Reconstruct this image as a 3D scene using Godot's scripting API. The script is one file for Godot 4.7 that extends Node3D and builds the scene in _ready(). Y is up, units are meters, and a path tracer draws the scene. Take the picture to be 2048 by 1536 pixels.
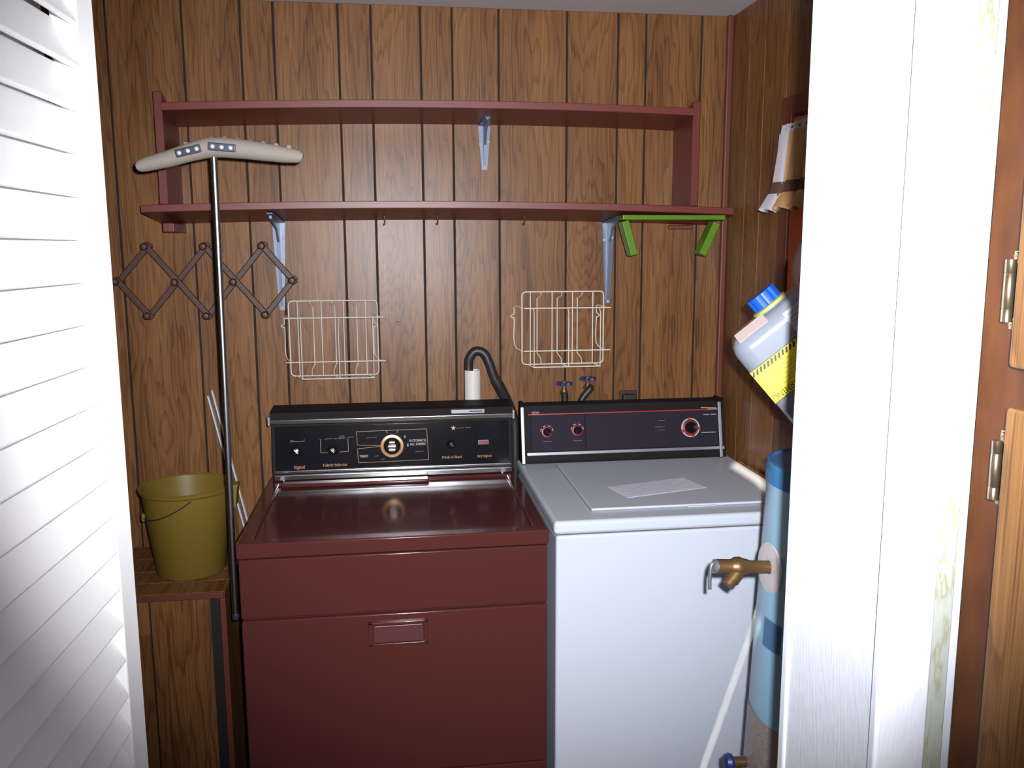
extends Node3D

# ---------------------------------------------------------------- state
var M := {}
var taken := {}
var rng := RandomNumberGenerator.new()


func _ready() -> void:
	rng.seed = 7
	setup_view()
	make_materials()
	build_closet()
	build_partition()
	build_kitchen()
	build_door()
	build_dryer()
	build_washer()
	build_water_heater()
	build_shelf()
	build_brackets()
	build_rack()
	build_baskets()
	build_plumbing()
	build_left_corner()
	build_mop()
	build_jug()
	build_window_dressing()


# ---------------------------------------------------------------- camera, sky, sun, lights, exposure
func setup_view() -> void:
	var cam := Camera3D.new()
	cam.name = "camera"
	cam.position = Vector3(0.3735, 1.5855, 2.708)
	cam.rotation_degrees = Vector3(-8.857, -7.849, -0.225)
	cam.fov = 47.9
	cam.near = 0.02
	cam.far = 60.0
	add_child(cam)
	cam.current = true

	var env := Environment.new()
	var sky := Sky.new()
	var sm := ProceduralSkyMaterial.new()
	sm.sky_top_color = Color(0.35, 0.52, 0.80)
	sm.sky_horizon_color = Color(0.72, 0.80, 0.90)
	sm.ground_bottom_color = Color(0.30, 0.29, 0.26)
	sm.ground_horizon_color = Color(0.55, 0.56, 0.55)
	sky.sky_material = sm
	env.background_mode = Environment.BG_SKY
	env.sky = sky
	env.background_energy_multiplier = 1.2
	env.tonemap_mode = Environment.TONE_MAPPER_LINEAR
	env.tonemap_exposure = 1.0
	env.sdfgi_enabled = true
	env.ssao_enabled = true
	env.ssil_enabled = true
	var we := WorldEnvironment.new()
	we.name = "environment"
	we.environment = env
	add_child(we)

	# sun: low, from behind and left of the viewer; it reaches in only through the kitchen curtains
	var sun := DirectionalLight3D.new()
	sun.name = "sun"
	sun.light_color = Color(1.0, 0.94, 0.86)
	sun.light_energy = 16.0
	sun.light_angular_distance = 0.28
	sun.shadow_enabled = true
	add_child(sun)
	sun.look_at_from_position(SUN * 10.0, Vector3.ZERO, Vector3.UP)

	# the flash of the hand-held camera, just right of and above the lens
	var fl := SpotLight3D.new()
	fl.name = "camera_flash"
	fl.light_color = Color(0.97, 0.98, 1.0)
	fl.light_energy = 7.9
	fl.light_size = 0.012
	fl.spot_range = 12.0
	fl.spot_attenuation = 2.0
	fl.spot_angle = 38.8
	fl.spot_angle_attenuation = 0.82
	fl.shadow_enabled = true
	add_child(fl)
	var cb := cam.basis
	fl.position = cam.position + cb.x * 0.036 + cb.y * 0.034
	var aim := cb * Vector3((1035.0 - 1024.0) / 1729.0, -(650.0 - 768.0) / 1729.0, -1.0)
	fl.look_at_from_position(fl.position, fl.position + aim, Vector3.UP)


const SUN := Vector3(-0.5, 0.25, 1.0)


# ---------------------------------------------------------------- helpers
func tri(st: SurfaceTool, a: Vector3, b: Vector3, c: Vector3, na: Vector3, nb: Vector3, nc: Vector3, ua := Vector2.ZERO, ub := Vector2.ZERO, uc := Vector2.ZERO) -> void:
	if (a - c).cross(a - b).dot(na + nb + nc) < 0.0:
		var t := b; b = c; c = t
		var tn := nb; nb = nc; nc = tn
		var tu := ub; ub = uc; uc = tu
	st.set_normal(na); st.set_uv(ua); st.add_vertex(a)
	st.set_normal(nb); st.set_uv(ub); st.add_vertex(b)
	st.set_normal(nc); st.set_uv(uc); st.add_vertex(c)


func begin() -> SurfaceTool:
	var st := SurfaceTool.new()
	st.begin(Mesh.PRIMITIVE_TRIANGLES)
	return st


func flat_uv(p: Vector3, n: Vector3, off: Vector2) -> Vector2:
	var q := n.abs()
	if q.z >= q.x and q.z >= q.y:
		return Vector2(p.x, -p.y) + off
	if q.x >= q.y:
		return Vector2(-p.z, -p.y) + off
	return Vector2(p.x, p.z) + off


# a box with rounded edges: r the radius, n the steps of the rounding
func add_rbox(st: SurfaceTool, at: Vector3, size: Vector3, r := 0.002, n := 1, uvo := Vector2.ZERO, b := Basis.IDENTITY) -> void:
	r = minf(r, minf(size.x, minf(size.y, size.z)) * 0.499)
	var h := size * 0.5 - Vector3.ONE * r
	var rows := []
	for hemi in 2:
		for i in n + 1:
			var lat := -PI / 2 + (PI / 2) * (float(i) / n + hemi)
			var row := []
			for q in 4:
				for j in n + 1:
					var lon := PI / 2 * (q + float(j) / n)
					var d := Vector3(cos(lat) * cos(lon), sin(lat), cos(lat) * sin(lon))
					var sx := 1.0 if q == 0 or q == 3 else -1.0
					var sz := 1.0 if q < 2 else -1.0
					row.append([Vector3(sx * h.x, (h.y if hemi == 1 else -h.y), sz * h.z) + d * r, d])
			rows.append(row)
	var quads := []
	for i in rows.size() - 1:
		for j in rows[0].size():
			var k: int = (j + 1) % rows[0].size()
			quads.append([rows[i][j], rows[i][k], rows[i + 1][k], rows[i + 1][j]])
	var m := n + 1
	for e in [0, rows.size() - 1]:
		quads.append([rows[e][0], rows[e][m], rows[e][2 * m], rows[e][3 * m]])
	for qd in quads:
		var av: Vector3 = qd[0][1] + qd[1][1] + qd[2][1] + qd[3][1]
		var v := []
		for e in qd:
			v.append([at + b * e[0], b * e[1], flat_uv(e[0], av, uvo)])
		tri(st, v[0][0], v[1][0], v[2][0], v[0][1], v[1][1], v[2][1], v[0][2], v[1][2], v[2][2])
		tri(st, v[0][0], v[2][0], v[3][0], v[0][1], v[2][1], v[3][1], v[0][2], v[2][2], v[3][2])


func rbox(size: Vector3, r := 0.002, n := 1, uvo := Vector2.ZERO) -> ArrayMesh:
	var st := begin()
	add_rbox(st, Vector3.ZERO, size, r, n, uvo)
	return st.commit()


# between two corners
func rbox_between(lo: Vector3, hi: Vector3, r := 0.002, n := 1, uvo := Vector2.ZERO) -> Array:
	return [rbox(hi - lo, r, n, uvo), (lo + hi) * 0.5]


# profile: Array of Vector2(radius, height), turned round y
func add_lathe(st: SurfaceTool, prof: Array, segs := 24, xf := Transform3D.IDENTITY, sharp := 40.0) -> void:
	for i in prof.size() - 1:
		var p: Vector2 = prof[i]
		var q: Vector2 = prof[i + 1]
		if p.distance_to(q) < 1e-7:
			continue
		var d := (q - p).normalized()
		var n0 := Vector2(d.y, -d.x)
		var np := n0
		var nq := n0
		if i > 0:
			var e: Vector2 = (p - prof[i - 1]).normalized()
			if rad_to_deg(absf(d.angle_to(e))) < sharp:
				np = (n0 + Vector2(e.y, -e.x)).normalized()
		if i < prof.size() - 2:
			var e: Vector2 = (prof[i + 2] - q).normalized()
			if rad_to_deg(absf(d.angle_to(e))) < sharp:
				nq = (n0 + Vector2(e.y, -e.x)).normalized()
		for s in segs:
			var a := TAU * s / segs
			var c := TAU * (s + 1) / segs
			var f := func(v: Vector2, t: float) -> Vector3: return Vector3(v.x * cos(t), v.y, v.x * sin(t))
			var v0: Vector3 = xf * f.call(p, a)
			var v1: Vector3 = xf * f.call(p, c)
			var v2: Vector3 = xf * f.call(q, c)
			var v3: Vector3 = xf * f.call(q, a)
			var m0: Vector3 = xf.basis * f.call(np, a)
			var m1: Vector3 = xf.basis * f.call(np, c)
			var m2: Vector3 = xf.basis * f.call(nq, c)
			var m3: Vector3 = xf.basis * f.call(nq, a)
			var u0 := Vector2(float(s) / segs, p.y)
			var u1 := Vector2(float(s + 1) / segs, p.y)
			var u2 := Vector2(float(s + 1) / segs, q.y)
			var u3 := Vector2(float(s) / segs, q.y)
			if p.x > 1e-6:
				tri(st, v0, v1, v2, m0, m1, m2, u0, u1, u2)
			if q.x > 1e-6:
				tri(st, v0, v2, v3, m0, m2, m3, u0, u2, u3)


func lathe(prof: Array, segs := 24, xf := Transform3D.IDENTITY) -> ArrayMesh:
	var st := begin()
	add_lathe(st, prof, segs, xf)
	return st.commit()


# turns y to the direction d
func along(d: Vector3, at := Vector3.ZERO) -> Transform3D:
	d = d.normalized()
	var x := Vector3.UP.cross(d)
	x = Vector3.RIGHT if x.length() < 1e-4 else x.normalized()
	return Transform3D(Basis(x, d, x.cross(d)), at)


func add_tube(st: SurfaceTool, pts: Array, rad, segs := 8, closed := false) -> void:
	var n := pts.size()
	var dirs := []
	for i in n:
		var a: Vector3 = pts[(i - 1 + n) % n] if closed else pts[maxi(i - 1, 0)]
		var b: Vector3 = pts[(i + 1) % n] if closed else pts[mini(i + 1, n - 1)]
		dirs.append((b - a).normalized())
	var up: Vector3 = Vector3.UP if absf(dirs[0].y) < 0.9 else Vector3.RIGHT
	var side: Vector3 = dirs[0].cross(up).normalized()
	var rings := []
	for i in n:
		side = (side - dirs[i] * side.dot(dirs[i])).normalized()
		var other: Vector3 = dirs[i].cross(side)
		var r: float = rad[i] if rad is Array else rad
		var ring := []
		for s in segs:
			var a := TAU * s / segs
			var d: Vector3 = side * cos(a) + other * sin(a)
			ring.append([pts[i] + d * r, d])
		rings.append(ring)
	var last := n if closed else n - 1
	for i in last:
		var A: Array = rings[i]
		var B: Array = rings[(i + 1) % n]
		for s in segs:
			var t := (s + 1) % segs
			tri(st, A[s][0], A[t][0], B[t][0], A[s][1], A[t][1], B[t][1])
			tri(st, A[s][0], B[t][0], B[s][0], A[s][1], B[t][1], B[s][1])
	if not closed:
		for e in [0, n - 1]:
			var nn: Vector3 = -dirs[e] if e == 0 else dirs[e]
			for s in range(1, segs - 1):
				tri(st, rings[e][0][0], rings[e][s][0], rings[e][s + 1][0], nn, nn, nn)


func tube(pts: Array, rad, segs := 8, closed := false) -> ArrayMesh:
	var st := begin()
	add_tube(st, pts, rad, segs, closed)
	return st.commit()


# smooth curve through points
func curve(pts: Array, per := 6) -> Array:
	var out := []
	for i in pts.size() - 1:
		var p0: Vector3 = pts[maxi(i - 1, 0)]
		var p1: Vector3 = pts[i]
		var p2: Vector3 = pts[i + 1]
		var p3: Vector3 = pts[mini(i + 2, pts.size() - 1)]
		for k in per:
			out.append(p1.cubic_interpolate(p2, p0, p3, float(k) / per))
	out.append(pts[-1])
	return out


# polygon in the plane of x axis ax and y axis ay, pushed out by dep along their normal, both ways
func add_prism(st: SurfaceTool, poly: Array, dep: float, xf := Transform3D.IDENTITY) -> void:
	var pv := PackedVector2Array(poly)
	var idx := Geometry2D.triangulate_polygon(pv)
	for side in [-1.0, 1.0]:
		var nn: Vector3 = xf.basis * Vector3(0, 0, side)
		for k in range(0, idx.size(), 3):
			var v := []
			for e in 3:
				var q := pv[idx[k + e]]
				v.append(xf * Vector3(q.x, q.y, side * dep * 0.5))
			var w := [pv[idx[k]], pv[idx[k + 1]], pv[idx[k + 2]]]
			tri(st, v[0], v[1], v[2], nn, nn, nn, w[0], w[1], w[2])
	var cw := Geometry2D.is_polygon_clockwise(pv)
	for i in pv.size():
		var a := pv[i]
		var b := pv[(i + 1) % pv.size()]
		var d := (b - a).normalized()
		var o := Vector2(d.y, -d.x) * (-1.0 if cw else 1.0)
		var nn: Vector3 = xf.basis * Vector3(o.x, o.y, 0)
		var v0: Vector3 = xf * Vector3(a.x, a.y, -dep * 0.5)
		var v1: Vector3 = xf * Vector3(b.x, b.y, -dep * 0.5)
		var v2: Vector3 = xf * Vector3(b.x, b.y, dep * 0.5)
		var v3: Vector3 = xf * Vector3(a.x, a.y, dep * 0.5)
		tri(st, v0, v1, v2, nn, nn, nn)
		tri(st, v0, v2, v3, nn, nn, nn)


func prism(poly: Array, dep: float, xf := Transform3D.IDENTITY) -> ArrayMesh:
	var st := begin()
	add_prism(st, poly, dep, xf)
	return st.commit()


func numbered(called: String) -> String:
	taken[called] = taken.get(called, -1) + 1
	return called if taken[called] == 0 else "%s_%03d" % [called, taken[called]]


func thing(called: String, label: String, category: String, at := Vector3.ZERO, group := "") -> Node3D:
	var o := Node3D.new()
	o.name = numbered(called)
	add_child(o)
	o.position = at
	o.set_meta("label", label)
	o.set_meta("category", category)
	if group:
		o.set_meta("group", group)
	return o


func place(called: String) -> Node3D:
	var o := Node3D.new()
	o.name = called
	add_child(o)
	o.set_meta("kind", "structure")
	return o


func part(parent: Node3D, called: String, mesh: Mesh, mat: Material, at := Vector3.ZERO, b := Basis.IDENTITY, label := "") -> MeshInstance3D:
	var o := MeshInstance3D.new()
	o.name = called
	o.mesh = mesh
	o.material_override = mat
	parent.add_child(o, true)
	o.transform = Transform3D(b, at)
	if label:
		o.set_meta("label", label)
	return o


# hands the children of a tilted helper frame to its thing, so that they are the thing's own parts
func hand_over(frame: Node3D) -> void:
	var owner_thing := frame.get_parent() as Node3D
	for c in frame.get_children():
		var t: Transform3D = frame.transform * c.transform
		var called := str(c.name).rstrip("0123456789")
		frame.remove_child(c)
		c.name = called
		owner_thing.add_child(c, true)
		c.transform = t
	owner_thing.remove_child(frame)
	frame.free()


# a rounded box part given by two corners in the parent's axes
func slab(parent: Node3D, called: String, lo: Vector3, hi: Vector3, mat: Material, r := 0.002, n := 1, uvo := Vector2.ZERO, label := "") -> MeshInstance3D:
	return part(parent, called, rbox(hi - lo, r, n, uvo), mat, (lo + hi) * 0.5, Basis.IDENTITY, label)


func words(parent: Node3D, called: String, text: String, size: float, mat: Material, at: Vector3, b := Basis.IDENTITY, serif := false) -> MeshInstance3D:
	var tm := TextMesh.new()
	var f := SystemFont.new()
	f.font_names = PackedStringArray(["Droid Serif" if serif else "Droid Sans"])
	if serif:
		f.font_italic = true
	tm.font = f
	tm.text = text
	tm.font_size = 32
	tm.pixel_size = size / 32.0
	tm.depth = 0.0006
	return part(parent, called, tm, mat, at, b)


func surface_mat(called: String, c: Color, rough := 0.5, metal := 0.0) -> StandardMaterial3D:
	var m := StandardMaterial3D.new()
	m.resource_name = called
	m.albedo_color = c
	m.roughness = rough
	m.metallic = metal
	M[called] = m
	return m


func rgb8(r: int, g: int, b: int) -> Color:
	return Color8(r, g, b)


# printed wood grain: w x h metres; the grain runs along v
func wood_image(px: int, py: int, w: float, h: float, sd: int, dark: Color, mid: Color, lite: Color, ring: float, cath: float) -> ImageTexture:
	var n1 := FastNoiseLite.new()
	n1.seed = sd
	n1.frequency = 1.0
	n1.noise_type = FastNoiseLite.TYPE_SIMPLEX
	n1.fractal_type = FastNoiseLite.FRACTAL_NONE
	var data := PackedByteArray()
	data.resize(px * py * 3)
	var period := w / 4.0
	# streaks that only vary across, with a slow drift
	var i := 0
	for y in py:
		var v := h * y / py
		var wob := 0.010 * n1.get_noise_2d(v * 1.6, 3.0) + 0.004 * n1.get_noise_2d(v * 5.0, 9.0)
		for x in px:
			var u := w * x / px
			var cell := floorf(u / period)
			var dx := u - (cell + 0.5) * period + wob
			var slope := 0.055 * n1.get_noise_2d(v * 0.55, cell * 17.0 + 40.0) + 0.03 * sin(v * 2.1 + cell * 2.3)
			var deep := 0.03 + absf(slope) + 0.006 * n1.get_noise_2d(u * 14.0, v * 3.0)
			var r := sqrt(dx * dx * cath + deep * deep)
			var t := r / ring + 0.35 * n1.get_noise_2d(u * 40.0, v * 2.5)
			var saw := t - floorf(t)
			var band := smoothstep(0.45, 0.94, saw) * (1.0 - smoothstep(0.95, 1.0, saw))
			var fib := n1.get_noise_2d(u * 300.0, v * 2.0) * 0.45 + n1.get_noise_2d(u * 620.0, v * 4.0) * 0.45
			var pore := smoothstep(0.35, 0.7, n1.get_noise_2d(u * 560.0 + 31.0, v * 5.0))
			var tone := n1.get_noise_2d(u * 7.0, v * 0.8 + 5.0)
			var k := clampf(0.62 + 0.36 * fib + 0.14 * tone - 0.26 * band - 0.16 * pore, 0.0, 1.0)
			var c := dark.lerp(mid, k * 2.0) if k < 0.5 else mid.lerp(lite, k * 2.0 - 1.0)
			data[i] = int(c.r * 255.0)
			data[i + 1] = int(c.g * 255.0)
			data[i + 2] = int(c.b * 255.0)
			i += 3
	return ImageTexture.create_from_image(Image.create_from_data(px, py, false, Image.FORMAT_RGB8, data))


func textured(called: String, tex: Texture2D, w: float, h: float, rough: float) -> StandardMaterial3D:
	var m := surface_mat(called, Color.WHITE, rough)
	m.albedo_texture = tex
	m.uv1_scale = Vector3(1.0 / w, 1.0 / h, 1.0)
	return m


func noise_tex(sd: int, freq: float, cols: Gradient, stretch := Vector2i(512, 512)) -> NoiseTexture2D:
	var n := FastNoiseLite.new()
	n.seed = sd
	n.frequency = freq
	n.fractal_octaves = 4
	var t := NoiseTexture2D.new()
	t.width = stretch.x
	t.height = stretch.y
	t.seamless = true
	t.noise = n
	if cols:
		t.color_ramp = cols
	return t


func ramp(stops: Array) -> Gradient:
	var g := Gradient.new()
	var off := PackedFloat32Array()
	var col := PackedColorArray()
	for s in stops:
		off.append(s[0])
		col.append(s[1])
	g.offsets = off
	g.colors = col
	return g


func make_materials() -> void:
	var wt := wood_image(1024, 1400, 0.72, 2.4, 11, rgb8(75, 45, 25), rgb8(116, 78, 46), rgb8(146, 102, 63), 0.0115, 0.55)
	textured("panel_wood", wt, 0.72, 2.4, 0.36).metallic_specular = 0.38
	var ot := wood_image(320, 900, 0.30, 1.6, 23, rgb8(80, 50, 24), rgb8(120, 83, 44), rgb8(140, 102, 60), 0.011, 0.4)
	textured("oak", ot, 0.30, 1.6, 0.4).metallic_specular = 0.3
	surface_mat("groove_black", rgb8(22, 15, 11), 0.8)
	surface_mat("maroon_paint", rgb8(104, 45, 38), 0.42)
	surface_mat("trim_red_brown", rgb8(96, 46, 32), 0.5)
	surface_mat("dark_brown_wood", rgb8(70, 42, 32), 0.5)
	surface_mat("ceiling_white", rgb8(196, 192, 194), 0.9)
	var fm := surface_mat("vinyl_floor", Color.WHITE, 0.5)
	fm.albedo_texture = noise_tex(5, 0.02, ramp([[0.0, rgb8(66, 44, 34)], [0.5, rgb8(92, 62, 46)], [1.0, rgb8(116, 82, 62)]]))
	fm.uv1_triplanar = true
	fm.uv1_world_triplanar = true
	fm.uv1_scale = Vector3(2, 2, 2)
	var jw := surface_mat("white_paint", rgb8(202, 206, 217), 0.38)
	jw.normal_enabled = true
	jw.normal_scale = 0.12
	var jn := noise_tex(31, 0.03, null)
	jn.as_normal_map = true
	jw.normal_texture = jn
	jw.uv1_triplanar = true
	jw.uv1_scale = Vector3(14, 1.2, 14)
	var sw := surface_mat("stained_paint", Color.WHITE, 0.45)
	sw.albedo_texture = noise_tex(77, 0.012, ramp([[0.0, rgb8(160, 165, 160)], [0.50, rgb8(156, 161, 155)], [0.62, rgb8(150, 154, 142)], [0.72, rgb8(138, 138, 110)], [0.80, rgb8(152, 155, 144)], [1.0, rgb8(158, 163, 157)]]))
	sw.uv1_triplanar = true
	sw.uv1_world_triplanar = true
	sw.uv1_scale = Vector3(9, 2.2, 9)
	surface_mat("door_paint", rgb8(232, 230, 229), 0.45)
	surface_mat("wall_cream", rgb8(206, 196, 178), 0.8)
	var cf := surface_mat("cabinet_brown", Color.WHITE, 0.45)
	cf.albedo_texture = noise_tex(8, 0.01, ramp([[0.0, rgb8(64, 33, 14)], [0.5, rgb8(76, 41, 18)], [1.0, rgb8(86, 49, 24)]]))
	cf.metallic_specular = 0.25
	cf.uv1_triplanar = true
	cf.uv1_scale = Vector3(5, 2, 5)
	surface_mat("hinge_bronze", rgb8(134, 118, 98), 0.28, 0.9)
	var dm := surface_mat("dryer_enamel", rgb8(77, 39, 36), 0.13)
	dm.metallic_specular = 0.27
	surface_mat("dryer_handle", rgb8(86, 50, 50), 0.3)
	surface_mat("washer_enamel", rgb8(196, 202, 214), 0.27)
	surface_mat("lid_seam", rgb8(150, 148, 152), 0.5)
	surface_mat("gap_brown", rgb8(96, 84, 74), 0.7)
	surface_mat("chrome", rgb8(214, 214, 216), 0.16, 1.0)
	surface_mat("brushed_metal", rgb8(150, 150, 156), 0.42, 0.9)
	surface_mat("glass_black", rgb8(20, 20, 27), 0.12)
	surface_mat("matt_black", rgb8(28, 24, 26), 0.6).metallic_specular = 0.25
	surface_mat("console_grey", rgb8(38, 34, 46), 0.6).metallic_specular = 0.25
	surface_mat("print_tan", rgb8(176, 140, 104), 0.5)
	surface_mat("print_white", rgb8(196, 192, 186), 0.5)
	surface_mat("print_grey", rgb8(112, 106, 108), 0.5)
	surface_mat("print_gold", rgb8(190, 138, 80), 0.45)
	surface_mat("print_black", rgb8(22, 20, 18), 0.5)
	surface_mat("print_red", rgb8(168, 36, 38), 0.45)
	surface_mat("print_blue", rgb8(60, 72, 140), 0.45)
	surface_mat("dial_gold", rgb8(188, 146, 104), 0.3, 0.35)
	surface_mat("knob_red", rgb8(120, 30, 34), 0.4)
	surface_mat("lamp_red", rgb8(130, 42, 40), 0.3)
	surface_mat("paper", rgb8(222, 226, 244), 0.6)
	surface_mat("heater_blue", rgb8(146, 192, 222), 0.28)
	surface_mat("heater_lid", rgb8(66, 124, 172), 0.22)
	surface_mat("heater_label", rgb8(70, 106, 142), 0.4)
	var hf := surface_mat("foil_label", Color.WHITE, 0.4)
	hf.albedo_texture = noise_tex(44, 0.03, ramp([[0.0, rgb8(104, 92, 88)], [0.45, rgb8(140, 130, 126)], [0.6, rgb8(164, 158, 156)], [1.0, rgb8(120, 110, 106)]]))
	hf.uv1_triplanar = true
	hf.uv1_scale = Vector3(3, 30, 3)
	surface_mat("escutcheon_plastic", rgb8(196, 188, 190), 0.4)
	surface_mat("brass", rgb8(112, 84, 54), 0.42, 0.6)
	surface_mat("steel_lever", rgb8(190, 200, 208), 0.3, 0.85)
	surface_mat("bracket_grey", rgb8(104, 114, 134), 0.34, 0.35)
	surface_mat("screw_steel", rgb8(214, 212, 210), 0.3, 0.3)
	surface_mat("green_paint", rgb8(84, 124, 26), 0.34)
	surface_mat("wire_beige", rgb8(216, 204, 190), 0.4)
	surface_mat("wire_tan", rgb8(200, 188, 176), 0.4)
	surface_mat("pvc_white", rgb8(212, 208, 204), 0.35)
	surface_mat("rubber_black", rgb8(40, 36, 37), 0.45)
	surface_mat("valve_blue", rgb8(38, 48, 112), 0.4)
	surface_mat("outlet_dark", rgb8(52, 32, 30), 0.5)
	surface_mat("bucket_mustard", rgb8(116, 95, 36), 0.42)
	surface_mat("wire_steel", rgb8(90, 88, 90), 0.3, 0.8)
	surface_mat("strip_white", rgb8(206, 214, 226), 0.4)
	surface_mat("mop_foam", rgb8(146, 135, 126), 0.75)
	surface_mat("mop_metal", rgb8(176, 180, 184), 0.3, 1.0)
	surface_mat("mop_plate", rgb8(84, 92, 108), 0.3, 0.7)
	surface_mat("jug_plastic", rgb8(130, 136, 149), 0.2)
	surface_mat("cap_blue", rgb8(24, 84, 186), 0.4)
	surface_mat("ring_green", rgb8(164, 168, 96), 0.5)
	surface_mat("sticker_pink", rgb8(204, 182, 178), 0.6)
	surface_mat("label_yellow", rgb8(242, 220, 20), 0.45)
	surface_mat("label_white", rgb8(178, 177, 188), 0.45)
	surface_mat("plaque_brown", rgb8(36, 22, 19), 0.5)
	surface_mat("shade_orange", rgb8(224, 124, 80), 0.7).backlight_enabled = true
	M.shade_orange.backlight = rgb8(120, 60, 36)
	var lc := surface_mat("curtain_white", rgb8(176, 170, 178), 0.85)
	lc.backlight_enabled = true
	lc.backlight = rgb8(120, 110, 96)
	surface_mat("curtain_gold", rgb8(178, 138, 92), 0.85).backlight_enabled = true
	M.curtain_gold.backlight = rgb8(150, 110, 60)
	surface_mat("curtain_brown", rgb8(74, 50, 40), 0.85)
	surface_mat("drape_cloth", rgb8(168, 150, 130), 0.9)
	var gl := surface_mat("window_glass", Color(0.9, 0.95, 1.0, 0.12), 0.02)
	gl.transparency = BaseMaterial3D.TRANSPARENCY_ALPHA
	var lamp := surface_mat("lamp_glow", rgb8(240, 236, 226), 0.5)
	lamp.emission_enabled = true
	lamp.emission = rgb8(255, 236, 208)
	lamp.emission_energy_multiplier = 1.5


# ---------------------------------------------------------------- the closet's shell
const XR := 1.445
const XL := -0.62
const CEIL := 2.298


func build_closet() -> void:
	var wb := place("wall_back")
	slab(wb, "wall_core", Vector3(XL - 0.1, -0.05, -0.12), Vector3(XR + 0.1, CEIL + 0.05, -0.006), M.groove_black, 0.001)
	var gx := [XL, -0.412, -0.204, -0.042, 0.051, 0.236, 0.331, 0.476, 0.570, 0.710, 0.920, 1.080, 1.168, 1.346, XR]
	for i in gx.size() - 1:
		var w: float = gx[i + 1] - gx[i] - 0.0052
		slab(wb, "board", Vector3(gx[i] + 0.0026, 0, -0.007), Vector3(gx[i] + 0.0026 + w, CEIL, 0), M.panel_wood, 0.0015, 1, Vector2(rng.randf() * 0.72, 1.2 + rng.randf_range(-0.04, 0.04)))

	# right wall with the window opening z 0.462..1.10, y 1.17..1.93
	var wr := place("wall_right")
	var wz0 := 0.462
	var wz1 := 1.10
	var wy0 := 1.17
	var wy1 := 1.93
	for q in [[Vector3(XR + 0.0025, -0.05, -0.1), Vector3(XR + 0.09, wy0, 1.97)], [Vector3(XR + 0.0025, wy1, -0.1), Vector3(XR + 0.09, CEIL + 0.05, 1.97)], [Vector3(XR + 0.0025, wy0, -0.1), Vector3(XR + 0.09, wy1, wz0)], [Vector3(XR + 0.0025, wy0, wz1), Vector3(XR + 0.09, wy1, 1.97)]]:
		slab(wr, "wall_core", q[0], q[1], M.groove_black, 0.0005)
	var gz := [0.0, 0.14, 0.25, 0.40, 0.56, 0.65, 0.84, 0.94, 1.10, 1.30, 1.46, 1.55, 1.765]
	for i in gz.size() - 1:
		var z0: float = gz[i] + 0.0024
		var z1: float = gz[i + 1] - 0.0024
		var off := Vector2(rng.randf() * 0.72, 1.2 + rng.randf_range(-0.04, 0.04))
		if z1 < wz0 or z0 > wz1:
			slab(wr, "board", Vector3(XR, 0, z0), Vector3(XR + 0.0035, CEIL, z1), M.panel_wood, 0.0008, 1, off)
		else:
			if z0 < wz0:
				slab(wr, "board", Vector3(XR, wy0, z0), Vector3(XR + 0.0035, wy1, wz0), M.panel_wood, 0.0008, 1, off)
			slab(wr, "board", Vector3(XR, 0, z0), Vector3(XR + 0.0035, wy0, z1), M.panel_wood, 0.0008, 1, off)
			slab(wr, "board", Vector3(XR, wy1, z0), Vector3(XR + 0.0035, CEIL, z1), M.panel_wood, 0.0008, 1, off)

	var wl := place("wall_left")
	slab(wl, "wall_core", Vector3(XL - 0.1, -0.05, -0.1), Vector3(XL - 0.006, CEIL + 0.05, 1.97), M.groove_black, 0.001)
	var lz := [0.0, 0.2, 0.36, 0.46, 0.64, 0.74, 0.90, 1.10, 1.26, 1.36, 1.55, 1.765]
	for i in lz.size() - 1:
		slab(wl, "board", Vector3(XL - 0.007, 0, lz[i] + 0.0024), Vector3(XL, CEIL, lz[i + 1] - 0.0024), M.panel_wood, 0.0015, 1, Vector2(rng.randf() * 0.72, 1.2 + rng.randf_range(-0.04, 0.04)))

	var ce := place("ceiling")
	slab(ce, "ceiling_sheet", Vector3(XL - 0.1, CEIL, -0.1), Vector3(XR + 0.1, CEIL + 0.08, 1.97), M.ceiling_white, 0.001)
	var fl := place("floor")
	slab(fl, "floor_sheet", Vector3(XL - 0.1, -0.1, -0.1), Vector3(XR + 0.1, 0.0, 1.97), M.vinyl_floor, 0.001)

	# corner strip, right rear
	var t1 := place("trim_1")
	slab(t1, "strip", Vector3(XR - 0.022, 0, 0.0), Vector3(XR - 0.0005, CEIL, 0.018), M.trim_red_brown, 0.006, 2)
	# base strip along the rear wall
	var bb := place("baseboard_back")
	slab(bb, "strip", Vector3(XL, 0, 0.0005), Vector3(-0.01, 0.07, 0.014), M.trim_red_brown, 0.004)

	# closet window in the right wall
	var win := place("window_1")
	var c := 0.055
	var xf := XR - 0.014
	slab(win, "casing_board", Vector3(xf, wy0 - c, wz0 - c), Vector3(XR - 0.0005, wy1 + c, wz0), M.trim_red_brown, 0.003)
	slab(win, "casing_board", Vector3(xf, wy0 - c, wz1), Vector3(XR - 0.0005, wy1 + c, wz1 + c), M.trim_red_brown, 0.003)
	slab(win, "casing_board", Vector3(xf, wy1, wz0), Vector3(XR - 0.0005, wy1 + c, wz1), M.trim_red_brown, 0.003)
	slab(win, "sill", Vector3(xf - 0.012, wy0 - c, wz0), Vector3(XR - 0.0005, wy0, wz1), M.trim_red_brown, 0.003)
	slab(win, "jamb_lining", Vector3(XR - 0.0005, wy0, wz0 - 0.001), Vector3(XR + 0.09, wy1, wz0 + 0.012), M.white_paint, 0.001)
	slab(win, "jamb_lining", Vector3(XR - 0.0005, wy0, wz1 - 0.012), Vector3(XR + 0.09, wy1, wz1 + 0.001), M.white_paint, 0.001)
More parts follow.
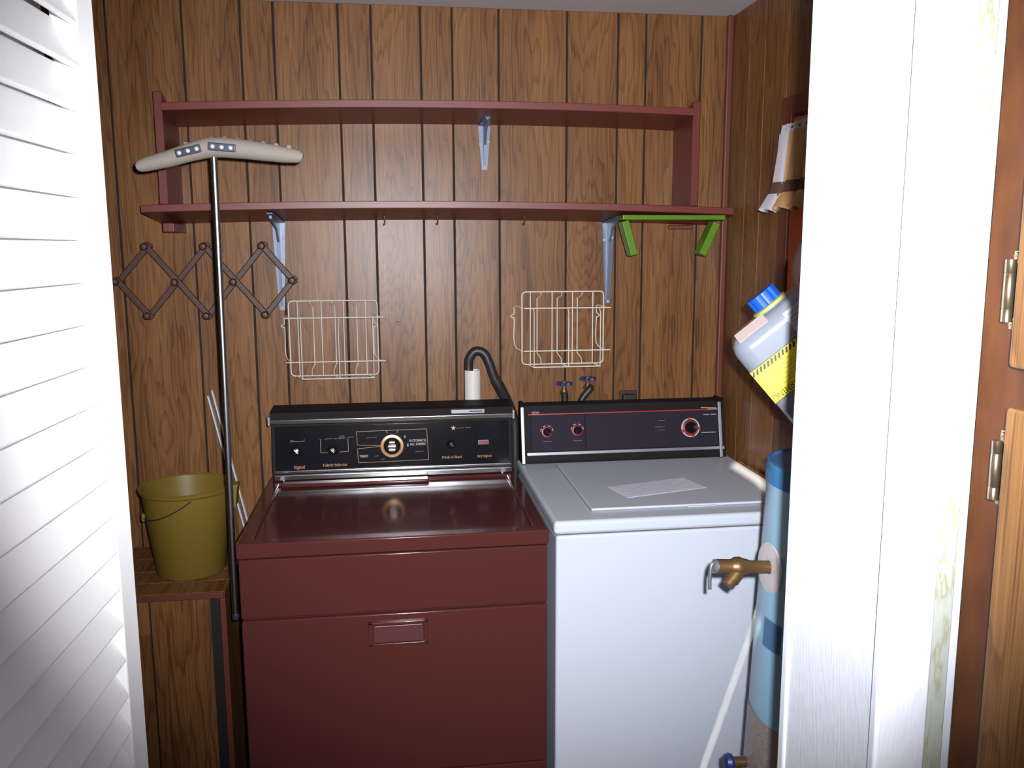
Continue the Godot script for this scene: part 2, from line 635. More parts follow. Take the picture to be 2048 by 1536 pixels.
	slab(win, "pane", Vector3(XR + 0.070, wy0, wz0 + 0.012), Vector3(XR + 0.074, wy1, wz1 - 0.012), M.window_glass, 0.0005)
	slab(win, "meeting_rail", Vector3(XR + 0.060, 1.53, wz0 + 0.012), Vector3(XR + 0.085, 1.56, wz1 - 0.012), M.white_paint, 0.002)


# ---------------------------------------------------------------- the wall with the door opening
func build_partition() -> void:
	var wf := place("wall_front")
	var zb := 1.765
	var zf := 1.950
	slab(wf, "wall_core", Vector3(0.862, 0, zb), Vector3(XR + 0.1, CEIL, zf), M.white_paint, 0.001)
	slab(wf, "wall_core", Vector3(-1.7, 0, zb), Vector3(0.022, CEIL, zf), M.wall_cream, 0.001)
	slab(wf, "wall_core", Vector3(0.022, 2.05, zb), Vector3(0.862, CEIL, zf), M.wall_cream, 0.001)
	# white jamb lining and casings of the opening
	var t := place("trim_2")
	slab(t, "jamb_board", Vector3(0.848, 0, 1.758), Vector3(0.862, 2.05, 1.952), M.white_paint, 0.003, 2)
	slab(t, "jamb_edge_bead", Vector3(0.8445, 0, 1.746), Vector3(0.866, 2.05, 1.765), M.white_paint, 0.005, 2)
	slab(t, "casing_board", Vector3(0.840, 0, 1.9525), Vector3(0.896, 2.10, 1.967), M.white_paint, 0.004, 2)
	slab(t, "casing_back_strip", Vector3(0.8965, 0, 1.9525), Vector3(0.9180, 2.10, 1.962), M.stained_paint, 0.002)
	slab(t, "jamb_board", Vector3(0.022, 0, 1.758), Vector3(0.040, 2.05, 1.952), M.white_paint, 0.003, 2)
	slab(t, "head_board", Vector3(0.040, 2.032, 1.758), Vector3(0.848, 2.05, 1.952), M.white_paint, 0.003, 2)
	slab(t, "casing_board", Vector3(-0.045, 0, 1.9525), Vector3(0.030, 2.10, 1.967), M.white_paint, 0.004, 2)
	slab(t, "head_casing", Vector3(0.030, 2.04, 1.9525), Vector3(0.840, 2.10, 1.967), M.white_paint, 0.004, 2)


# ---------------------------------------------------------------- kitchen round the viewer
func build_kitchen() -> void:
	var kz := 4.20
	var fl := place("floor_kitchen")
	slab(fl, "floor_sheet", Vector3(-1.8, -0.1, 1.95), Vector3(1.65, 0.0, kz + 0.1), M.vinyl_floor, 0.001)
	var ce := place("ceiling_kitchen")
	slab(ce, "ceiling_sheet", Vector3(-1.8, CEIL, 1.95), Vector3(1.65, CEIL + 0.08, kz + 0.1), M.ceiling_white, 0.001)
	var wl := place("wall_kitchen_left")
	slab(wl, "wall_core", Vector3(-1.8, 0, 1.95), Vector3(-1.7, CEIL, kz + 0.1), M.wall_cream, 0.001)
	var wr := place("wall_kitchen_right")
	slab(wr, "wall_core", Vector3(1.55, 0, 1.95), Vector3(1.65, CEIL, kz + 0.1), M.wall_cream, 0.001)
	# rear wall with a window, behind the viewer
	var wb := place("wall_kitchen_rear")
	slab(wb, "wall_core", Vector3(-1.7, 0, kz), Vector3(1.55, 0.95, kz + 0.1), M.wall_cream, 0.001)
	slab(wb, "wall_core", Vector3(-1.7, 2.08, kz), Vector3(1.55, CEIL, kz + 0.1), M.wall_cream, 0.001)
	slab(wb, "wall_core", Vector3(-1.7, 0.95, kz), Vector3(-1.1, 2.08, kz + 0.1), M.wall_cream, 0.001)
	slab(wb, "wall_core", Vector3(0.0, 0.95, kz), Vector3(1.55, 2.08, kz + 0.1), M.wall_cream, 0.001)
	var w := place("window_2")
	slab(w, "pane", Vector3(-1.1, 0.95, kz + 0.05), Vector3(0.0, 2.08, kz + 0.054), M.window_glass, 0.0005)
	# drawn curtains: a narrow gap where they meet and a sliver under the pelmet let the sun through
	var zc := kz - 0.02
	var cl := thing("window_curtain", "tan cloth curtain drawn over left half of kitchen window", "curtain", Vector3(0, 0, zc), "kitchen window curtains")
	part(cl, "cloth", prism([Vector2(-1.2, 0.9), Vector2(-0.6532, 0.9), Vector2(-0.4606, 1.50), Vector2(-0.405, 1.72), Vector2(-0.405, 1.81), Vector2(-0.489, 1.8675), Vector2(-0.5855, 1.916), Vector2(-0.66, 1.96), Vector2(-1.2, 1.96)], 0.005), M.drape_cloth)
	var cr := thing("window_curtain", "tan cloth curtain drawn over right half of kitchen window", "curtain", Vector3(0, 0, zc), "kitchen window curtains")
	part(cr, "cloth", prism([Vector2(0.1, 0.9), Vector2(-0.6531, 0.9), Vector2(-0.4609, 1.50), Vector2(-0.43, 1.60), Vector2(-0.43, 1.80), Vector2(-0.41, 1.84), Vector2(0.1, 1.96)], 0.005), M.drape_cloth, Vector3(0, 0, 0.007))
	var pm := thing("curtain_pelmet", "tan cloth pelmet across the top of the kitchen window", "curtain", Vector3(0, 0, zc))
	part(pm, "cloth", prism([Vector2(-1.2, 2.12), Vector2(-1.2, 1.90), Vector2(-0.63, 1.90), Vector2(-0.5575, 1.916), Vector2(-0.461, 1.8675), Vector2(-0.42, 1.80), Vector2(0.1, 1.80), Vector2(0.1, 2.12)], 0.005), M.drape_cloth, Vector3(0, 0, -0.007))

	# ceiling lamp
	var lp := thing("ceiling_lamp", "round white glass ceiling lamp in the kitchen", "lamp", Vector3(-0.1, CEIL, 3.3))
	part(lp, "canopy", lathe([Vector2(0, 0), Vector2(0.10, 0), Vector2(0.10, -0.02), Vector2(0, -0.02)], 24), M.brushed_metal)
	part(lp, "shade", lathe([Vector2(0.15, -0.02), Vector2(0.145, -0.05), Vector2(0.11, -0.085), Vector2(0.05, -0.10), Vector2(0, -0.102)], 24), M.lamp_glow)
	var ol := OmniLight3D.new()
	ol.name = "ceiling_lamp_light"
	ol.light_color = Color(1.0, 0.90, 0.80)
	ol.light_energy = 0.28
	ol.light_size = 0.12
	ol.omni_range = 12.0
	ol.omni_attenuation = 2.0
	ol.shadow_enabled = true
	add_child(ol)
	ol.position = Vector3(-0.1, CEIL - 0.24, 3.3)

	# tall cabinet along the right side; its front faces left
	var xc := 0.9185
	var cab := thing("pantry_cabinet", "tall brown kitchen cabinet with oak doors and bronze hinges", "cabinet", Vector3(0, 0, 0))
	slab(cab, "body", Vector3(xc + 0.02, 0, 1.97), Vector3(1.54, CEIL - 0.002, 3.55), M.cabinet_brown, 0.002)
	slab(cab, "face_frame", Vector3(xc, 0.09, 1.97), Vector3(xc + 0.02, CEIL - 0.002, 3.55), M.cabinet_brown, 0.002)
	for q in [[1.483, 2.24, 0.044], [0.12, 1.449, 0.046]]:
		var d := slab(cab, "door", Vector3(xc - 0.021, q[0], 1.990 + q[2]), Vector3(xc - 0.0005, q[1], 2.45), M.oak, 0.004, 2, Vector2(0.3, 0.2))
		d.set_meta("label", "oak cabinet door")
		var h := lathe([Vector2(0, -0.014), Vector2(0.011, -0.013), Vector2(0.013, -0.004), Vector2(0.013, 0.004), Vector2(0.011, 0.013), Vector2(0, 0.014)], 14, along(Vector3.LEFT))
		part(d, "knob", h, M.hinge_bronze, Vector3(-0.024, (-0.3 if q[0] > 1 else 0.3), 0.19))
		var hy: float = 1.548 if q[0] > 1 else 1.388
		hinge(cab, Vector3(xc, hy, 1.979 + q[2]))
		hinge(cab, Vector3(xc, 2.14 if q[0] > 1 else 0.22, 1.979 + q[2]))


func hinge(cab: Node3D, at: Vector3) -> void:
	var st := begin()
	add_lathe(st, [Vector2(0, -0.027), Vector2(0.0048, -0.027), Vector2(0.0048, -0.016), Vector2(0.0044, -0.0155), Vector2(0.0048, -0.015), Vector2(0.0048, 0.015), Vector2(0.0044, 0.0155), Vector2(0.0048, 0.016), Vector2(0.0048, 0.027), Vector2(0, 0.027)], 12, Transform3D(Basis.IDENTITY, Vector3(-0.012, 0, -0.006)))
	add_rbox(st, Vector3(-0.005, 0, -0.006), Vector3(0.008, 0.048, 0.003), 0.001)
	add_rbox(st, Vector3(-0.0012, 0.0, -0.010), Vector3(0.0024, 0.070, 0.012), 0.001)
	add_lathe(st, [Vector2(0, 0.003), Vector2(0.003, 0.0024), Vector2(0.004, 0)], 10, along(Vector3.LEFT, Vector3(-0.0024, 0.030, -0.010)))
	add_lathe(st, [Vector2(0, 0.003), Vector2(0.003, 0.0024), Vector2(0.004, 0)], 10, along(Vector3.LEFT, Vector3(-0.0024, -0.030, -0.010)))
	part(cab, "hinge", st.commit(), M.hinge_bronze, at, Basis.IDENTITY, "bronze barrel hinge")


# ---------------------------------------------------------------- louvered door leaf, folded back on the left
func build_door() -> void:
	var d := place("door_1")
	d.set_meta("label", "white louvered folding door leaf standing open at the closet opening")
	# local z runs from the far stile to the near one, the visible face looks along +x
	d.position = Vector3(0.086, 0, 1.752)
	d.rotation.y = deg_to_rad(-2.4)
	var wd := 0.40
	var th := 0.026
	var y0 := 0.02
	var y1 := 2.03
	var sw := 0.045
	slab(d, "stile", Vector3(-th, y0, 0), Vector3(0, y1, sw), M.door_paint, 0.003, 2)
	slab(d, "stile", Vector3(-th, y0, wd - sw), Vector3(0, y1, wd), M.door_paint, 0.003, 2)
	slab(d, "rail", Vector3(-th, y1 - 0.07, sw), Vector3(0, y1, wd - sw), M.door_paint, 0.003)
	slab(d, "rail", Vector3(-th, y0, sw), Vector3(0, y0 + 0.11, wd - sw), M.door_paint, 0.003)
	var pitch := 0.0402
	var slat := rbox(Vector3(0.006, 0.052, wd - 2 * sw), 0.0025, 2)
	var n := int((y1 - 0.07 - y0 - 0.11) / pitch)
	for i in n:
		var y := y0 + 0.11 + 0.042 + i * pitch
		part(d, "slat", slat, M.door_paint, Vector3(-th * 0.5, y, wd * 0.5), Basis(Vector3.BACK, deg_to_rad(27.0)))


# ---------------------------------------------------------------- brown dryer
func build_dryer() -> void:
	var d := thing("clothes_dryer", "dark brown clothes dryer with black control panel and chrome strips", "dryer", Vector3(0, 0, 0))
	var W := 0.737
	var zf := 0.715
	slab(d, "body", Vector3(0.003, 0.012, 0.075), Vector3(W - 0.003, 0.874, zf - 0.014), M.dryer_enamel, 0.004)
	slab(d, "upper_front_panel", Vector3(0.003, 0.726, zf - 0.0135), Vector3(W - 0.003, 0.872, zf), M.dryer_enamel, 0.004, 2)
	slab(d, "toe_panel", Vector3(0.003, 0.02, zf - 0.0135), Vector3(W - 0.003, 0.300, zf - 0.002), M.dryer_enamel, 0.004, 2)
	var door := slab(d, "loading_door", Vector3(0.003, 0.3025, zf - 0.0135), Vector3(W - 0.003, 0.7215, zf + 0.001), M.dryer_enamel, 0.005, 2)
	# recessed pull with its frame
	var hx0 := 0.298
	var hx1 := 0.440
	var hy0 := 0.642
	var hy1 := 0.702
	var c := (Vector3(0.003, 0.3025, zf - 0.0135) + Vector3(W - 0.003, 0.7215, zf + 0.001)) * 0.5
	var fr := begin()
	for q in [[hx0, hy1 - 0.007, hx1, hy1], [hx0, hy0, hx1, hy0 + 0.006], [hx0, hy0, hx0 + 0.010, hy1], [hx1 - 0.010, hy0, hx1, hy1]]:
		add_rbox(fr, Vector3((q[0] + q[2]) / 2, (q[1] + q[3]) / 2, zf + 0.004) - c, Vector3(q[2] - q[0], q[3] - q[1], 0.007), 0.0022, 2)
	var hf := part(door, "handle_frame", fr.commit(), M.dryer_enamel)
	var hp := begin()
	add_rbox(hp, Vector3((hx0 + hx1) / 2, (hy0 + hy1) / 2 - 0.001, zf + 0.0018) - c, Vector3(hx1 - hx0 - 0.024, hy1 - hy0 - 0.016, 0.0025), 0.001)
	add_rbox(hp, Vector3((hx0 + hx1) / 2, hy1 - 0.012, zf + 0.0055) - c, Vector3(hx1 - hx0 - 0.024, 0.007, 0.006), 0.002, 2)
	part(door, "handle_pull", hp.commit(), M.dryer_handle)
	# top: a slab with a raised rim round a shallow tray
	var tp := begin()
	var y0 := 0.8765
	var yt := 0.914
	var bx := func(lo: Vector3, hi: Vector3, r: float) -> void: add_rbox(tp, (lo + hi) * 0.5, hi - lo, r, 2)
	bx.call(Vector3(0.0007, y0, 0.0757), Vector3(W - 0.0007, 0.9065, zf + 0.0073), 0.004)
	bx.call(Vector3(0, y0 + 0.001, 0.0752), Vector3(0.036, yt, zf + 0.0078), 0.004)
	bx.call(Vector3(W - 0.036, y0 + 0.001, 0.0752), Vector3(W, yt, zf + 0.0078), 0.004)
	bx.call(Vector3(0.0004, y0 + 0.0004, zf - 0.030), Vector3(W - 0.0004, yt - 0.0003, zf + 0.0082), 0.004)
	bx.call(Vector3(0.0004, y0 + 0.0004, 0.075), Vector3(W - 0.0004, yt - 0.0003, 0.185), 0.004)
	part(d, "top_panel", tp.commit(), M.dryer_enamel)
	slab(d, "lint_filter_lid", Vector3(0.042, 0.9066, 0.186), Vector3(0.468, 0.917, 0.222), M.dryer_enamel, 0.004, 2)
	for x in [0.045, W - 0.045]:
		part(d, "corner_clip", lathe([Vector2(0, 0.005), Vector2(0.004, 0.004), Vector2(0.0055, 0)], 12), M.chrome, Vector3(x, 0.914, 0.178))
	# console
	var con := prism([Vector2(0.075, 0.9145), Vector2(0.166, 0.9145), Vector2(0.166, 0.925), Vector2(0.150, 1.080), Vector2(0.166, 1.083), Vector2(0.166, 1.117), Vector2(0.155, 1.121), Vector2(0.080, 1.126), Vector2(0.075, 1.121)], W - 0.028, Transform3D(Basis(Vector3(0, 0, 1), Vector3(0, 1, 0), Vector3(-1, 0, 0)), Vector3(W / 2, 0, 0)))
	var cs := part(d, "console", con, M.matt_black)
	var tilt := atan2(0.016, 0.155)
	var bas := Basis(Vector3.RIGHT, -tilt)
	var face := Node3D.new()
	face.name = "control_face"
	d.add_child(face)
	face.transform = Transform3D(bas, Vector3(W / 2, 1.0025, 0.158))
	# everything on this face is placed in its own plane: x from the centre, y from the centre
	part(face, "glass_panel", rbox(Vector3(W - 0.046, 0.140, 0.004), 0.001), M.glass_black, Vector3(0, 0.001, 0.001))
	var zt := 0.0032
	var bar := func(called: String, x0: float, yy0: float, x1: float, yy1: float, m: Material) -> void:
		var p0 := Vector2(x0, yy0)
		var p1 := Vector2(x1, yy1)
		var dd := p1 - p0
		part(face, called, rbox(Vector3(dd.length(), 0.0012, 0.0005), 0.0002), m, Vector3((x0 + x1) / 2, (yy0 + yy1) / 2, zt), Basis(Vector3.BACK, dd.angle()))
	# thin tan print: frame round the dial
	var fx0 := -0.110
	var fx1 := 0.098
	for q in [[fx0, 0.050, fx1, 0.052], [fx0, 0.050, fx0 + 0.002, 0.010], [fx0 + 0.002, 0.010, -0.040, 0.006], [fx0 + 0.002, -0.001, -0.040, 0.004], [fx0 + 0.002, -0.001, fx0 + 0.004, -0.043], [fx0 + 0.004, -0.043, fx1 + 0.004, -0.041], [fx1, 0.052, fx1 + 0.004, -0.041], [-0.023, 0.050, -0.018, 0.042], [0.012, 0.051, 0.009, 0.042],
			[-0.215, 0.028, -0.215, -0.009], [-0.215, -0.009, -0.188, -0.010], [-0.160, -0.009, -0.135, -0.008], [-0.135, -0.008, -0.135, 0.030], [-0.300, 0.026, -0.262, 0.027], [-0.300, 0.026, -0.300, 0.031], [-0.262, 0.027, -0.262, 0.033]]:
		bar.call("print_line", q[0], q[1], q[2], q[3], M.print_tan)
	for q in [[-0.080, 0.030, -0.050, 0.031, 0], [0.062, -0.016, 0.088, -0.015, 0], [-0.218, 0.031, -0.211, 0.031, 0], [-0.205, 0.031, -0.182, 0.032, 0], [-0.178, 0.031, -0.166, 0.032, 0], [-0.163, 0.031, -0.142, 0.032, 0], [-0.162, 0.035, -0.144, 0.036, 0], [-0.161, 0.039, -0.146, 0.040, 0], [-0.138, 0.034, -0.118, 0.035, 0], [-0.302, 0.030, -0.292, 0.030, 0], [0.186, 0.051, 0.210, 0.052, 0], [0.214, 0.052, 0.230, 0.052, 0], [0.174, 0.050, 0.182, 0.050, 0], [-0.058, -0.025, -0.046, -0.024, 0], [-0.040, -0.035, -0.028, -0.034, 0]]:
		bar.call("print_line", q[0], q[1], q[2], q[3], M.print_grey)
	words(face, "lettering", "AUTOMATIC", 0.0095, M.print_white, Vector3(0.071, 0.018, zt))
	words(face, "lettering", "ALL FABRIC", 0.0095, M.print_white, Vector3(0.071, 0.007, zt))
	words(face, "lettering", "TIMED", 0.0085, M.print_white, Vector3(-0.090, -0.024, zt))
	words(face, "lettering", "4", 0.011, M.print_white, Vector3(0.032, 0.030, zt))
	words(face, "lettering", "6", 0.011, M.print_white, Vector3(0.041, 0.005, zt))
	words(face, "lettering", "Signal", 0.011, M.print_gold, Vector3(-0.278, -0.050, zt), Basis.IDENTITY, true)
	words(face, "lettering", "Fabric Selector", 0.010, M.print_gold, Vector3(-0.174, -0.047, zt), Basis.IDENTITY, true)
	words(face, "lettering", "Push to Start", 0.010, M.print_gold, Vector3(0.172, -0.036, zt), Basis.IDENTITY, true)
	words(face, "lettering", "Dry Signal", 0.009, M.print_gold, Vector3(0.270, -0.036, zt), Basis.IDENTITY, true)
	# gold emblem
	var em := []
	for k in 10:
		var r := 0.008 if k % 2 == 0 else 0.0035
		em.append(Vector2(sin(TAU * k / 10.0), cos(TAU * k / 10.0)) * r)
	part(face, "emblem", prism(em, 0.0006), M.print_gold, Vector3(0.178, 0.052, zt))
	# dial: gold ring, black boss, chrome grip
	var fwd := along(Vector3.BACK)
	var dl := part(face, "timer_dial", lathe([Vector2(0.0245, 0.0), Vector2(0.0245, 0.004), Vector2(0.0270, 0.006), Vector2(0.0335, 0.005), Vector2(0.0348, 0.0)], 40, fwd), M.dial_gold, Vector3(-0.006, 0.004, 0.003))
	part(dl, "dial_boss", lathe([Vector2(0.0245, 0.0), Vector2(0.0245, 0.003), Vector2(0.019, 0.006), Vector2(0.0175, 0.014), Vector2(0.014, 0.018), Vector2(0, 0.018)], 28, fwd), M.glass_black)
	var gp := begin()
	add_rbox(gp, Vector3(0, 0.001, 0.021), Vector3(0.029, 0.010, 0.011), 0.0045, 4)
	add_rbox(gp, Vector3(0, -0.010, 0.0185), Vector3(0.024, 0.009, 0.008), 0.0038, 4)
	add_rbox(gp, Vector3(0, 0.0125, 0.0185), Vector3(0.020, 0.008, 0.007), 0.0034, 4)
	part(dl, "dial_grip", gp.commit(), M.chrome)
	# three knobs
	for q in [[-0.2845, -0.0015, 0.0110], [-0.180, -0.003, 0.0105], [0.1705, 0.003, 0.0095]]:
		var k := part(face, "knob", lathe([Vector2(q[2] * 1.5, 0), Vector2(q[2] * 1.45, 0.002), Vector2(q[2], 0.004), Vector2(q[2] * 0.95, 0.014), Vector2(q[2] * 0.6, 0.017), Vector2(0, 0.0175)], 24, fwd), M.glass_black, Vector3(q[0], q[1], 0.003))
		part(k, "knob_grip", rbox(Vector3(q[2] * 1.7, q[2] * 0.62, 0.010), 0.0032, 4), M.chrome, Vector3(0, 0, 0.0175), Basis(Vector3.BACK, -0.8))
		part(k, "knob_cap", lathe([Vector2(q[2] * 0.93, 0.013), Vector2(q[2] * 0.8, 0.0165), Vector2(q[2] * 0.4, 0.0182), Vector2(0, 0.0186)], 20, fwd), M.chrome)
	# signal light
	var sl := part(face, "signal_window", rbox(Vector3(0.034, 0.0145, 0.003), 0.001), M.chrome, Vector3(0.268, 0.006, 0.0035))
	part(sl, "signal_lens", rbox(Vector3(0.029, 0.0095, 0.002), 0.0008), M.lamp_red, Vector3(0, 0, 0.0012))
	hand_over(face)
	# chrome strips, end caps and badge
	slab(d, "chrome_strip", Vector3(0.012, 1.083, 0.1655), Vector3(W - 0.012, 1.098, 0.174), M.chrome, 0.003, 2)
	for x in [0.006, W - 0.014]:
		slab(d, "end_cap", Vector3(x, 1.080, 0.120), Vector3(x + 0.008, 1.108, 0.176), M.brushed_metal, 0.002)
	slab(d, "chrome_strip", Vector3(0.016, 0.936, 0.1640), Vector3(W - 0.016, 0.9455, 0.172), M.chrome, 0.0035, 3)
	slab(d, "chrome_strip", Vector3(0.016, 0.9148, 0.1662), Vector3(W - 0.016, 0.9345, 0.178), M.chrome, 0.0045, 3)
	var bd := slab(d, "badge", Vector3(0.540, 1.1005, 0.1662), Vector3(0.640, 1.1125, 0.1685), M.brushed_metal, 0.0008)
	part(bd, "badge_print", rbox(Vector3(0.038, 0.0035, 0.0006), 0.0002), M.print_black, Vector3(0.024, 0, 0.0014))


# ---------------------------------------------------------------- white washer
func build_washer() -> void:
	var w := thing("washing_machine", "white top-loading washing machine with dark grey control panel and red trim", "washer", Vector3(0.750, 0, 0))
	var W := 0.682
	var zf := 0.712
	slab(w, "body", Vector3(0.006, 0.012, 0.076), Vector3(W - 0.006, 0.8925, zf), M.washer_enamel, 0.008, 3)
	slab(w, "seam_strip", Vector3(0.009, 0.8926, 0.08), Vector3(W - 0.009, 0.8955, zf - 0.004), M.gap_brown, 0.0005)
	slab(w, "top_panel", Vector3(0, 0.8956, 0.070), Vector3(W, 0.930, zf + 0.006), M.washer_enamel, 0.011, 4)
	slab(w, "lid_groove", Vector3(0.1075, 0.9300, 0.161), Vector3(0.6045, 0.9306, 0.646), M.lid_seam, 0.0002)
	slab(w, "lid", Vector3(0.110, 0.9295, 0.164), Vector3(0.602, 0.9365, 0.643), M.washer_enamel, 0.0045, 3)
	slab(w, "lid_finger_lip", Vector3(0.36, 0.9302, 0.6435), Vector3(0.44, 0.9335, 0.650), M.washer_enamel, 0.0015)
	# console: leaning back panel between two end cheeks
	var sec := [Vector2(0.074, 0.9302), Vector2(0.142, 0.9302), Vector2(0.142, 0.938), Vector2(0.106, 1.106), Vector2(0.096, 1.113), Vector2(0.078, 1.113), Vector2(0.074, 1.108)]
	var rot := Basis(Vector3(0, 0, 1), Vector3(0, 1, 0), Vector3(-1, 0, 0))
	part(w, "console", prism(sec, W - 0.034, Transform3D(rot, Vector3(W / 2, 0, 0))), M.matt_black)
	var chk := [Vector2(0.072, 0.9302), Vector2(0.150, 0.9302), Vector2(0.112, 1.106), Vector2(0.098, 1.118), Vector2(0.076, 1.118), Vector2(0.072, 1.112)]
	for x in [0.012, W - 0.036]:
		var e := part(w, "end_cheek", prism(chk, 0.010, Transform3D(rot, Vector3(x, 0, 0))), M.matt_black)
		var d := Vector3(0, 1.106 - 0.9302, 0.112 - 0.150)
		part(e, "cheek_trim", rbox(Vector3(0.0105, d.length() - 0.004, 0.003), 0.0012), M.brushed_metal, Vector3(x, (1.106 + 0.9302) / 2, (0.112 + 0.150) / 2 + 0.001), Basis(Vector3.RIGHT, atan2(d.z, d.y)))
	var tilt := atan2(0.036, 0.168)
	var face := Node3D.new()
	face.name = "control_face"
	w.add_child(face)
	# the face runs from (y 0.938, z 0.142) to (y 1.106, z 0.106); centre of its plane:
	face.transform = Transform3D(Basis(Vector3.RIGHT, -tilt), Vector3(W / 2, 1.022, 0.124))
	part(face, "panel_sheet", rbox(Vector3(0.168, 0.113, 0.003), 0.001), M.console_grey, Vector3(-0.217, 0.000, 0.001))
	part(face, "panel_sheet", rbox(Vector3(0.438, 0.113, 0.003), 0.001), M.console_grey, Vector3(0.0885, 0.000, 0.001))
	part(face, "red_line", rbox(Vector3(0.60, 0.0035, 0.0014), 0.0004), M.print_red, Vector3(-0.01, 0.0585, 0.0016))
	part(face, "brand_flag", rbox(Vector3(0.024, 0.006, 0.0016), 0.0004), M.print_red, Vector3(-0.287, 0.0595, 0.0024))
	part(face, "brand_flag", rbox(Vector3(0.024, 0.005, 0.0016), 0.0004), M.print_blue, Vector3(-0.287, 0.0655, 0.0024))
	part(face, "metal_strip", rbox(Vector3(W - 0.046, 0.011, 0.005), 0.002, 2), M.brushed_metal, Vector3(0, -0.0635, 0.0026))
	var fwd := along(Vector3.BACK)
	for q in [[-0.253, 0.004], [-0.157, 0.006]]:
		var k := part(face, "selector_knob", lathe([Vector2(0.0185, 0), Vector2(0.0185, 0.002), Vector2(0.0165, 0.0035), Vector2(0.0125, 0.0035)], 28, fwd), M.knob_red, Vector3(q[0], q[1], 0.0025))
		part(k, "knob_grip", lathe([Vector2(0.0125, 0.002), Vector2(0.0120, 0.012), Vector2(0.010, 0.015), Vector2(0, 0.0155)], 24, fwd), M.glass_black)
		for a in [-70, -25, 25, 70]:
			var t := deg_to_rad(90.0 - a)
			part(k, "tick_mark", rbox(Vector3(0.009, 0.0018, 0.0006), 0.0002), M.print_white, Vector3(cos(t) * 0.0195, sin(t) * 0.0195, 0.0008), Basis(Vector3.BACK, t + PI / 2))
		part(face, "print_line", rbox(Vector3(0.028, 0.0014, 0.0005), 0.0002), M.print_grey, Vector3(q[0], -0.026, 0.0028))
	var dl := part(face, "timer_dial", lathe([Vector2(0.0265, 0), Vector2(0.0265, 0.003), Vector2(0.0285, 0.0038), Vector2(0.0300, 0.003), Vector2(0.0300, 0)], 40, fwd), M.escutcheon_plastic, Vector3(0.208, 0.003, 0.0025))
	part(dl, "dial_disc", lathe([Vector2(0.0265, 0.0), Vector2(0.0265, 0.0025), Vector2(0.0215, 0.004), Vector2(0, 0.004)], 32, fwd), M.knob_red)
	part(dl, "dial_grip", lathe([Vector2(0.0195, 0.003), Vector2(0.0185, 0.018), Vector2(0.0165, 0.022), Vector2(0, 0.023)], 32, fwd), M.glass_black)
	for a in [98, -8, 200, 285]:
		var t := deg_to_rad(a)
		part(dl, "dial_mark", rbox(Vector3(0.0075, 0.009, 0.002), 0.0008), M.print_red, Vector3(cos(t) * 0.0288, sin(t) * 0.0288, 0.0042), Basis(Vector3.BACK, t))
	for q in [[0.115, 0.028, 0.022], [0.108, 0.008, 0.030], [0.112, -0.002, 0.026], [0.268, -0.014, 0.048], [0.262, 0.043, 0.020], [0.286, 0.043, 0.018]]:
		part(face, "print_line", rbox(Vector3(q[2], 0.0016, 0.0005), 0.0002), M.print_grey if q[0] < 0.2 else M.print_white, Vector3(q[0], q[1], 0.0028))
	part(face, "brand_print", rbox(Vector3(0.052, 0.0035, 0.0005), 0.0002), M.print_tan, Vector3(0.272, 0.064, 0.0010), Basis(Vector3.BACK, -0.05))
	part(face, "brand_print", rbox(Vector3(0.034, 0.0025, 0.0005), 0.0002), M.print_tan, Vector3(0.284, 0.0595, 0.0026))
	hand_over(face)
	# instruction sheet lying on the lid
	var s := thing("instruction_sheet", "white printed paper sheet lying on the washing machine lid", "paper", Vector3(1.082, 0.9366, 0.478))
	s.rotation.y = deg_to_rad(15.0)
	part(s, "sheet", rbox(Vector3(0.246, 0.0008, 0.112), 0.0003), M.paper, Vector3(0, 0.0005, 0))
	for k in 7:
		part(s, "print_line", rbox(Vector3(0.19 - 0.02 * (k % 3), 0.0003, 0.003), 0.0001), M.label_white, Vector3(-0.012, 0.00095, -0.040 + k * 0.0125))


